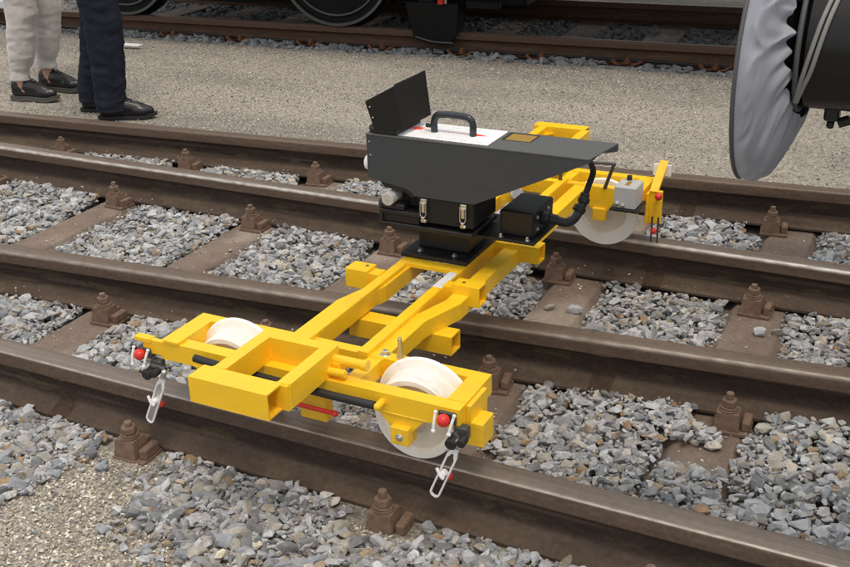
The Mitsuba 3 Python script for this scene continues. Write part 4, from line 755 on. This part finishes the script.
put('buffer_head', lathe([(0, 0), (0.12, 0.004), (0.222, 0.026), (0.10, 0.05), (0.09, 0.14), (0, 0.14)], [xh - 0.72, 1.63, 0.998], [1, 0, 0], 48), 'gloss_black', WG, smooth=40)
for x in (1.9, 5.0):
    for y, s in ((0, 1), (1.505, -1)):
        put('wheel', lathe([(0, -0.05), (0.08, -0.06), (0.10, -0.03), (0.40, -0.03), (0.42, -0.06), (0.46, -0.06), (0.465, 0.02), (0.49, 0.04), (0.49, 0.06), (0.41, 0.06), (0.1, 0.03), (0, 0.04)], [x, y, 0.467], [0, s, 0], 64), 'loco_black', WG, smooth=35)
    put('axle', cyl([x, 0, 0.467], [x, 1.505, 0.467], 0.075, 20), 'loco_black', WG, smooth=35)
    for y in (-0.14, 1.50): put('axle_box', bx(x - 0.11, x + 0.11, y, y + 0.14, 0.36, 0.90, 0.01), 'loco_black', WG)
# cover: flat face, rounded rim, gathered skirt drawn in round the housing
CV = thing('buffer_cover', 'grey fabric cover with a gathered elastic edge pulled over the black buffer', 'cover')
nt, ns = 260, 46
th = np.linspace(0, 2 * np.pi, nt, endpoint=False); ss = np.linspace(0, 1, ns)
TH, S = np.meshgrid(th, ss, indexing='ij')
ct = np.stack([np.cos(th), np.sin(th)], 1)
low = np.clip(-np.sin(TH), 0, 1)
base_r = 0.181 - 0.071 * S ** (1.9 - 0.45 * low)
low = np.clip(-np.sin(TH), 0, 1)
base_x = -0.010 + (0.070 - 0.014 * np.abs(np.cos(TH)) + 0.012 * low) * S ** 0.85
wob = meshkit.noise(np.stack([np.cos(TH) * 3.2, np.sin(TH) * 3.2, S * 1.3], -1)) - 0.5
wob2 = meshkit.noise(np.stack([np.cos(TH + S * 0.5) * 7, np.sin(TH + S * 0.5) * 7, S * 2.2 + 9], -1)) - 0.5
ridge = np.abs(meshkit.noise(np.stack([np.cos(TH + S * 0.55 + 0.8 * wob) * 5.0, np.sin(TH + S * 0.55 + 0.8 * wob) * 5.0, S * 1.3 + 4], -1)) - 0.5)
ridge2 = np.abs(meshkit.noise(np.stack([np.cos(TH + S * 0.7 - 0.9 * wob) * 10, np.sin(TH + S * 0.7 - 0.9 * wob) * 10, S * 1.7 + 14], -1)) - 0.5)
gather = (meshkit.noise(np.stack([np.cos(TH) * 9, np.sin(TH) * 9, S * 0.8 + 30], -1)) - 0.5) * 0.022 * np.clip((S - 0.55) / 0.45, 0, 1) + (meshkit.noise(np.stack([np.cos(TH) * 24, np.sin(TH) * 24, S * 0.5 + 60], -1)) - 0.5) * 0.010 * np.clip((S - 0.8) / 0.2, 0, 1)
ramp = np.clip((S - 0.03) / 0.36, 0, 1)
Rr = base_r + 0.014 * wob * np.clip(S / 0.25, 0, 1) * (1.1 - 0.6 * S) + (0.004 * wob2 - 0.034 * (ridge - 0.13) - 0.012 * (ridge2 - 0.13)) * ramp * (1.15 - 0.5 * S) + gather + (0.014 + 0.014 * low) * np.sin(np.pi * S) ** 0.8
Xx = base_x + 0.005 * wob2 * np.clip(S / 0.3, 0, 1) + 0.022 * (meshkit.noise(np.stack([np.cos(TH) * 8, np.sin(TH) * 8, 0 * S + 80], -1)) - 0.5) * np.clip((S - 0.6) / 0.4, 0, 1)
V = np.stack([BC[0] + Xx, BC[1] + Rr * np.cos(TH), BC[2] + 0.040 * S + Rr * np.sin(TH)], -1).reshape(-1, 3)
i, j = np.meshgrid(np.arange(nt), np.arange(ns - 1), indexing='ij'); a = (i * ns + j).ravel(); b = (((i + 1) % nt) * ns + j).ravel()
F = np.vstack([np.stack([a, b, b + 1], 1), np.stack([a, b + 1, a + 1], 1)])
put('skirt', (V, F), 'fabric', CV, smooth=True)
rr = np.linspace(0, 0.181, 16); V = np.array([[BC[0] - 0.011 + 0.003 * math.sin(9 * r_ / 0.243) * 0, BC[1] + r_ * c, BC[2] + r_ * s] for r_ in rr for c, s in ct]); n = nt
F = []; 
for q in range(15):
    a = q * n + np.arange(n); b = q * n + (np.arange(n) + 1) % n; F += [np.stack([a, b, b + n], 1), np.stack([a, b + n, a + n], 1)]
put('face', (V, np.vstack(F)), 'fabric', CV, smooth=True)
put('piping', trimesh.creation.torus(0.1815, 0.0036, 160, 10).apply_transform(trimesh.transformations.rotation_matrix(math.pi / 2, [0, 1, 0])).apply_translation(BC + [-0.011, 0, 0]), 'piping', CV, smooth=True)
put('elastic_edge', trimesh.creation.torus(0.1055, 0.0042, 120, 8).apply_transform(trimesh.transformations.rotation_matrix(math.pi / 2, [0, 1, 0])).apply_translation(BH + [0.060, 0, 0]), 'piping', CV, smooth=True)
def on_housing(x, deg, lift=0.004): a = math.radians(deg); return (x, BC[1] + (0.101 + lift) * math.cos(a), BH[2] + (0.101 + lift) * math.sin(a))
for q in (0.0, 0.009):
    put('drawstring', tube([on_housing(-0.201 + q * 0.3, 224, 0.010), on_housing(-0.196 + q * 0.6, 210, .006), on_housing(-0.190 + q, 194), on_housing(-0.183 + q, 176), on_housing(-0.175 + q, 154), on_housing(-0.166 + q, 130)], 0.0034, 8), 'cord', CV, smooth=60)

# ------------------------------------------------------------------ two people
def flesh(bones, edge=0.018, it=14):
    """bones: ((point, radius), (point, radius)); one continuous smooth surface."""
    out = m3.Manifold()
    def sph(p, r): return m3.Manifold.sphere(r, 16).translate(list(map(float, p)))
    for (a, ra), (b, rb) in bones: out = out + m3.Manifold.batch_hull([sph(a, ra), sph(b, rb)])
    out = max(out.decompose(), key=lambda m: m.volume()) if len(out.decompose()) > 1 else out
    m = tm(out.refine_to_length(edge)); m.merge_vertices(); trimesh.smoothing.filter_taubin(m, 0.5, -0.51, iterations=it); return m
def wrinkle(m, amp, fx, fz, zs, seed):
    v = m.vertices; n = m.vertex_normals; w = meshkit.fbm(np.stack([v[:, 0] * fx, v[:, 1] * fx, v[:, 2] * fz + 2.0 * v[:, 0]], 1), 3, seed) - 0.5
    w = w - 1.1 * np.clip(np.abs(meshkit.noise(v * [fx * 0.7, fx * 0.7, fz * 1.3], seed + 5) - 0.5), 0, 0.12)
    m.vertices = v + n * (w * amp * np.interp(v[:, 2], *zs))[:, None]; return m
def shoe(L, W, sole_h, heel):
    out = []
    ol = np.array([(0.0, -0.26), (0.05, -0.33), (0.2, -0.34), (0.4, -0.33), (0.58, -0.42), (0.72, -0.48), (0.86, -0.40), (0.96, -0.22), (1.0, 0.0), (0.97, 0.2), (0.88, 0.36), (0.74, 0.45), (0.58, 0.42), (0.4, 0.33), (0.2, 0.34), (0.05, 0.33), (0.0, 0.26), (-0.015, 0.0)])
    ol = ol * [L, W]; sole = tm(m3.CrossSection([catmull(np.vstack([ol, ol[:1]]), 5)[:-1]]).extrude(sole_h)); cut = sole.vertices
    sole.vertices[:, 2] += np.where((cut[:, 0] > L * 0.8), (cut[:, 0] - L * 0.8) * 0.22, 0); sole = cat(sole, tm(m3.CrossSection([catmull(np.vstack([ol, ol[:1]]), 5)[:-1] * [0.30, 0.98] + [0.002, 0]]).extrude(heel + 0.002).translate([0, 0, -heel])))
    h = sole_h
    b = [(((0.88 * L, 0, h + 0.020), 0.024), ((0.72 * L, 0.0, h + 0.026), 0.034)), (((0.80 * L, 0.016, h + 0.020), 0.024), ((0.66 * L, 0.012, h + 0.024), 0.032)), (((0.80 * L, -0.016, h + 0.020), 0.024), ((0.66 * L, -0.012, h + 0.024), 0.032)),
         (((0.70 * L, 0, h + 0.030), 0.036), ((0.42 * L, 0, h + 0.052), 0.036)), (((0.42 * L, 0, h + 0.05), 0.036), ((0.13 * L, 0, h + 0.040), 0.033)), (((0.13 * L, 0, h + 0.03), 0.034), ((0.12 * L, 0, h + 0.068), 0.029)), (((0.40 * L, 0, h + 0.062), 0.032), ((0.14 * L, 0, h + 0.062), 0.030)),
         (((0.36 * L, 0.0, h + 0.020), 0.030), ((0.12 * L, 0, h + 0.020), 0.033)), (((0.40 * L, 0.0, h + 0.020), 0.030), ((0.80 * L, 0, h + 0.016), 0.030))]
    up = flesh(b, 0.009, 8); up.vertices[:, 1] *= 0.93; up.vertices[:, 2] = np.maximum(up.vertices[:, 2], h * 0.8)
    lace = cat(*[tube([(x * L, -0.019, h + z - 0.006), (x * L + 0.004, 0, h + z + 0.002), (x * L, 0.019, h + z - 0.006)], 0.0028, 6, 4) for x, z in ((0.40, 0.098), (0.46, 0.090), (0.52, 0.081), (0.58, 0.074))])
    welt = tm(m3.CrossSection([catmull(np.vstack([ol, ol[:1]]), 5)[:-1]]).offset(0.002, m3.JoinType.Round).extrude(0.004).translate([0, 0, h - 0.003]))
    welt.vertices[:, 2] += np.where((welt.vertices[:, 0] > L * 0.8), (welt.vertices[:, 0] - L * 0.8) * 0.22, 0)
    return sole, up, lace, welt
def turned(m, deg, at):
    m = m.copy(); m.apply_transform(trimesh.transformations.rotation_matrix(math.radians(deg), [0, 0, 1])); m.apply_translation(at); return m
def person(label, H, deg, feet, cuff, leg_r, trousers_mat, shirt_mat, L, W, sole_h, sole_mat, lean, seed, long_hair):
    P = thing('person', label, 'person'); f = np.array([math.cos(math.radians(deg)), math.sin(math.radians(deg)), 0]); l = np.array([-f[1], f[0], 0])
    gz = -0.014; ank = [np.array([x, y, gz]) + np.array([math.cos(math.radians(d)), math.sin(math.radians(d)), 0]) * 0.16 * L * 1.5 + [0, 0, 0.10] for x, y, d in feet]
    mid = (ank[0] + ank[1]) / 2; hip_z = 0.53 * H; hips = mid * [1, 1, 0] + f * lean + np.array([0, 0, gz + hip_z]); hj = [hips - l * 0.09, hips + l * 0.09]
    kn = [a * 0.0 + (a * [1, 1, 0]) * 0.5 + (h * [1, 1, 0]) * 0.5 + f * (0.035 + 0.25 * abs(lean)) + np.array([0, 0, gz + 0.285 * H]) for a, h in zip(ank, hj)]
    ch = hips + f * 0.0 + np.array([0, 0, 0.235 * H]); nk = hips + f * 0.02 + np.array([0, 0, 0.31 * H]); hd = nk + f * 0.035 + np.array([0, 0, 0.085 * H])
    sh = [ch - l * 0.165 + [0, 0, 0.04 * H], ch + l * 0.165 + [0, 0, 0.04 * H]]; el = [s - l * k * 0.05 - f * 0.03 + np.array([0, 0, -0.175 * H]) for s, k in zip(sh, (1, -1))]; wr = [e + f * 0.16 + l * k * 0.05 + np.array([0, 0, -0.07 * H]) for e, k in zip(el, (1, -1))]
    body = []
    for i in range(2):
        foot = ank[i] + np.array([math.cos(math.radians(feet[i][2])), math.sin(math.radians(feet[i][2])), 0]) * 0.03 - [0, 0, 0.045]
        body += [((foot, 0.034), (ank[i], 0.034)), ((ank[i], 0.034), (ank[i] * 0.65 + kn[i] * 0.35, 0.038)), ((ank[i] * 0.65 + kn[i] * 0.35, 0.038), (kn[i], 0.045)), ((kn[i], 0.045), (hj[i], 0.068))]
        body += [((sh[i], 0.052), (el[i], 0.040)), ((el[i], 0.040), (wr[i], 0.027))]
        d = (wr[i] - el[i]) / np.linalg.norm(wr[i] - el[i]); pm = wr[i] + d * 0.065; s = np.cross(d, l * (1, -1)[i]); s /= np.linalg.norm(s)
        body += [((wr[i], 0.025), (pm + s * 0.022, 0.016)), ((wr[i], 0.025), (pm - s * 0.022, 0.016))]
        for q, (o, ln) in enumerate(((0.030, 0.062), (0.010, 0.072), (-0.010, 0.068), (-0.028, 0.052))):
            b0 = pm + s * o; b1 = b0 + d * ln * 0.55 + f * 0.004; b2 = b1 + d * ln * 0.35 - np.array([0, 0, 0.012]); body += [((b0, 0.009), (b1, 0.0085)), ((b1, 0.0085), (b2, 0.0075))]
        t0 = wr[i] + d * 0.022 + s * 0.022; body += [((t0, 0.012), (t0 + d * 0.03 + s * 0.028, 0.010)), ((t0 + d * 0.03 + s * 0.028, 0.010), (t0 + d * 0.055 + s * 0.034, 0.0085))]
    body += [((hj[0], 0.085), (hj[1], 0.085)), ((hips, 0.10), (ch, 0.115)), ((sh[0], 0.06), (sh[1], 0.06)), ((ch, 0.11), (nk, 0.05)), ((nk, 0.052), (hd, 0.06)), ((hd + [0, 0, 0.02], 0.078), (hd + [0, 0, 0.06] - f * 0.015, 0.085)), ((hd + f * 0.045 - [0, 0, 0.045], 0.035), (hd + [0, 0, 0.03] + f * 0.03, 0.062)),
             ((hd + f * 0.098, 0.011), (hd + f * 0.080 + [0, 0, 0.035], 0.008)), ((hd + l * 0.078, 0.012), (hd + l * 0.080 + [0, 0, 0.03], 0.014)), ((hd - l * 0.078, 0.012), (hd - l * 0.080 + [0, 0, 0.03], 0.014))]
    put('body', flesh(body, 0.016, 8), 'skin', P, smooth=True)
    put('eyes', cat(*[ball(hd + f * 0.080 + l * k * 0.032 + [0, 0, 0.033], 0.011, 2) for k in (1, -1)]), 'white_plastic', P, smooth=True)
    put('mouth', tube([hd + f * 0.083 + l * 0.022 - [0, 0, 0.032], hd + f * 0.090 - [0, 0, 0.033], hd + f * 0.083 - l * 0.022 - [0, 0, 0.032]], 0.005, 8), 'red_print', P, smooth=60)
    hb = [((hd + [0, 0, 0.07] - f * 0.02, 0.094), (hd + [0, 0, 0.05] - f * 0.04, 0.088))] + ([((hd + [0, 0, 0.04] - f * 0.05, 0.08), (hd - f * 0.06 - [0, 0, 0.14], 0.055))] if long_hair else [])
    put('hair', flesh(hb, 0.02, 4), 'hair', P, smooth=True)
    legs = []
    for i in range(2):
        c = ank[i] + np.array([0, 0, gz + cuff[i] - ank[i][2]]); c[:2] = ank[i][:2] + (kn[i][:2] - ank[i][:2]) * max(0, (c[2] - ank[i][2]) / (kn[i][2] - ank[i][2]))
        cf = c * 0.6 + kn[i] * 0.4
        legs += [((c + [0, 0, leg_r[0]], leg_r[0]), (cf, leg_r[1])), ((cf, leg_r[1]), (kn[i], leg_r[2])), ((kn[i], leg_r[2]), (hj[i] + [0, 0, -0.06], leg_r[3]))]
    legs += [((hj[0], 0.115), (hj[1], 0.115)), ((hj[0] + [0, 0, 0.09], 0.105), (hj[1] + [0, 0, 0.09], 0.105))]
    m = flesh(legs, 0.010, 12); zc = gz + min(cuff) + 0.03
    # cut the rounded ends to flat cuffs
    for i in range(2):
        near = np.linalg.norm(m.vertices[:, :2] - ank[i][:2], axis=1) < 0.13; zz = gz + cuff[i]; sel = near & (m.vertices[:, 2] < zz + leg_r[0] * 1.05)
        v = m.vertices[sel]; dz = np.clip((zz + leg_r[0] * 1.05 - v[:, 2]) / (leg_r[0] * 1.05), 0, 1); cxy = np.median(m.vertices[near & (np.abs(m.vertices[:, 2] - zz - leg_r[0] * 1.1) < 0.012)][:, :2], axis=0); r = v[:, :2] - cxy; rl = np.linalg.norm(r, axis=1, keepdims=True)
        full = leg_r[0] * 1.0; k = np.where(dz < 0.93, full / np.maximum(rl[:, 0], 1e-4), 1.0); v[:, :2] = cxy + r * np.minimum(k, 6)[:, None]; v[:, 2] = np.maximum(v[:, 2], zz); m.vertices[sel] = v
    m = wrinkle(m, 0.014, 20, 44, ([gz + 0.03, gz + 0.10, gz + 0.36 * H, gz + 0.5 * H], [0.25, 0.8, 0.6, 0.5]), seed + 20); m = wrinkle(m, 0.022, 8, 20, ([gz + 0.03, gz + 0.10, gz + 0.36 * H, gz + 0.5 * H], [0.25, 0.55, 0.6, 0.5]), seed)
    put('trousers', m, trousers_mat, P, smooth=True)
    top = [((hips + [0, 0, 0.03], 0.135), (ch, 0.14)), ((sh[0], 0.07), (sh[1], 0.07)), ((ch, 0.13), (nk - [0, 0, 0.02], 0.058)), ((hj[0] + [0, 0, 0.05], 0.112), (hj[1] + [0, 0, 0.05], 0.112))]
    for i in range(2): top += [((sh[i], 0.068), (el[i], 0.054)), ((el[i], 0.054), (wr[i] * 0.9 + el[i] * 0.1, 0.040))]
    put('jacket' if shirt_mat == 'jacket' else 'shirt', wrinkle(flesh(top, 0.018, 10), 0.02, 10, 14, ([0, 2], [1, 1]), seed + 2), shirt_mat, P, smooth=True)
    S, U, LC, WT = shoe(L, W, sole_h, 0.006)
    for x, y, d in feet:
        k = put('shoe', turned(U, d, [x, y, gz + 0.005]), 'shoe', P, smooth=True); put('sole', turned(S, d, [x, y, gz + 0.005]), sole_mat, k, smooth=30); put('laces', turned(LC, d, [x, y, gz + 0.005]), 'shoe', k, smooth=60); put('welt', turned(WT, d, [x, y, gz + 0.005]), sole_mat, k, smooth=30)
    return P
person('woman in light grey cropped jeans and black shoes standing on the gravel, leftmost person', 1.68, 8, [(-4.55, 2.21, 10), (-4.58, 2.44, 6)], (0.105, 0.125), (0.056, 0.075, 0.085, 0.100), 'pale_denim', 'shirt', 0.295, 0.081, 0.022, 'sole', 0.05, 3, True)
person('man in dark navy trousers and black shoes standing beside the fourth rail', 1.80, 24, [(-3.795, 2.055, 30), (-4.0, 2.15, 26)], (0.045, 0.055), (0.080, 0.087, 0.098, 0.115), 'navy', 'jacket', 0.290, 0.080, 0.015, 'sole_black', 0.03, 9, False)
for k in list(scene):
    if k.startswith('person') and k.count('__') == 0: pass
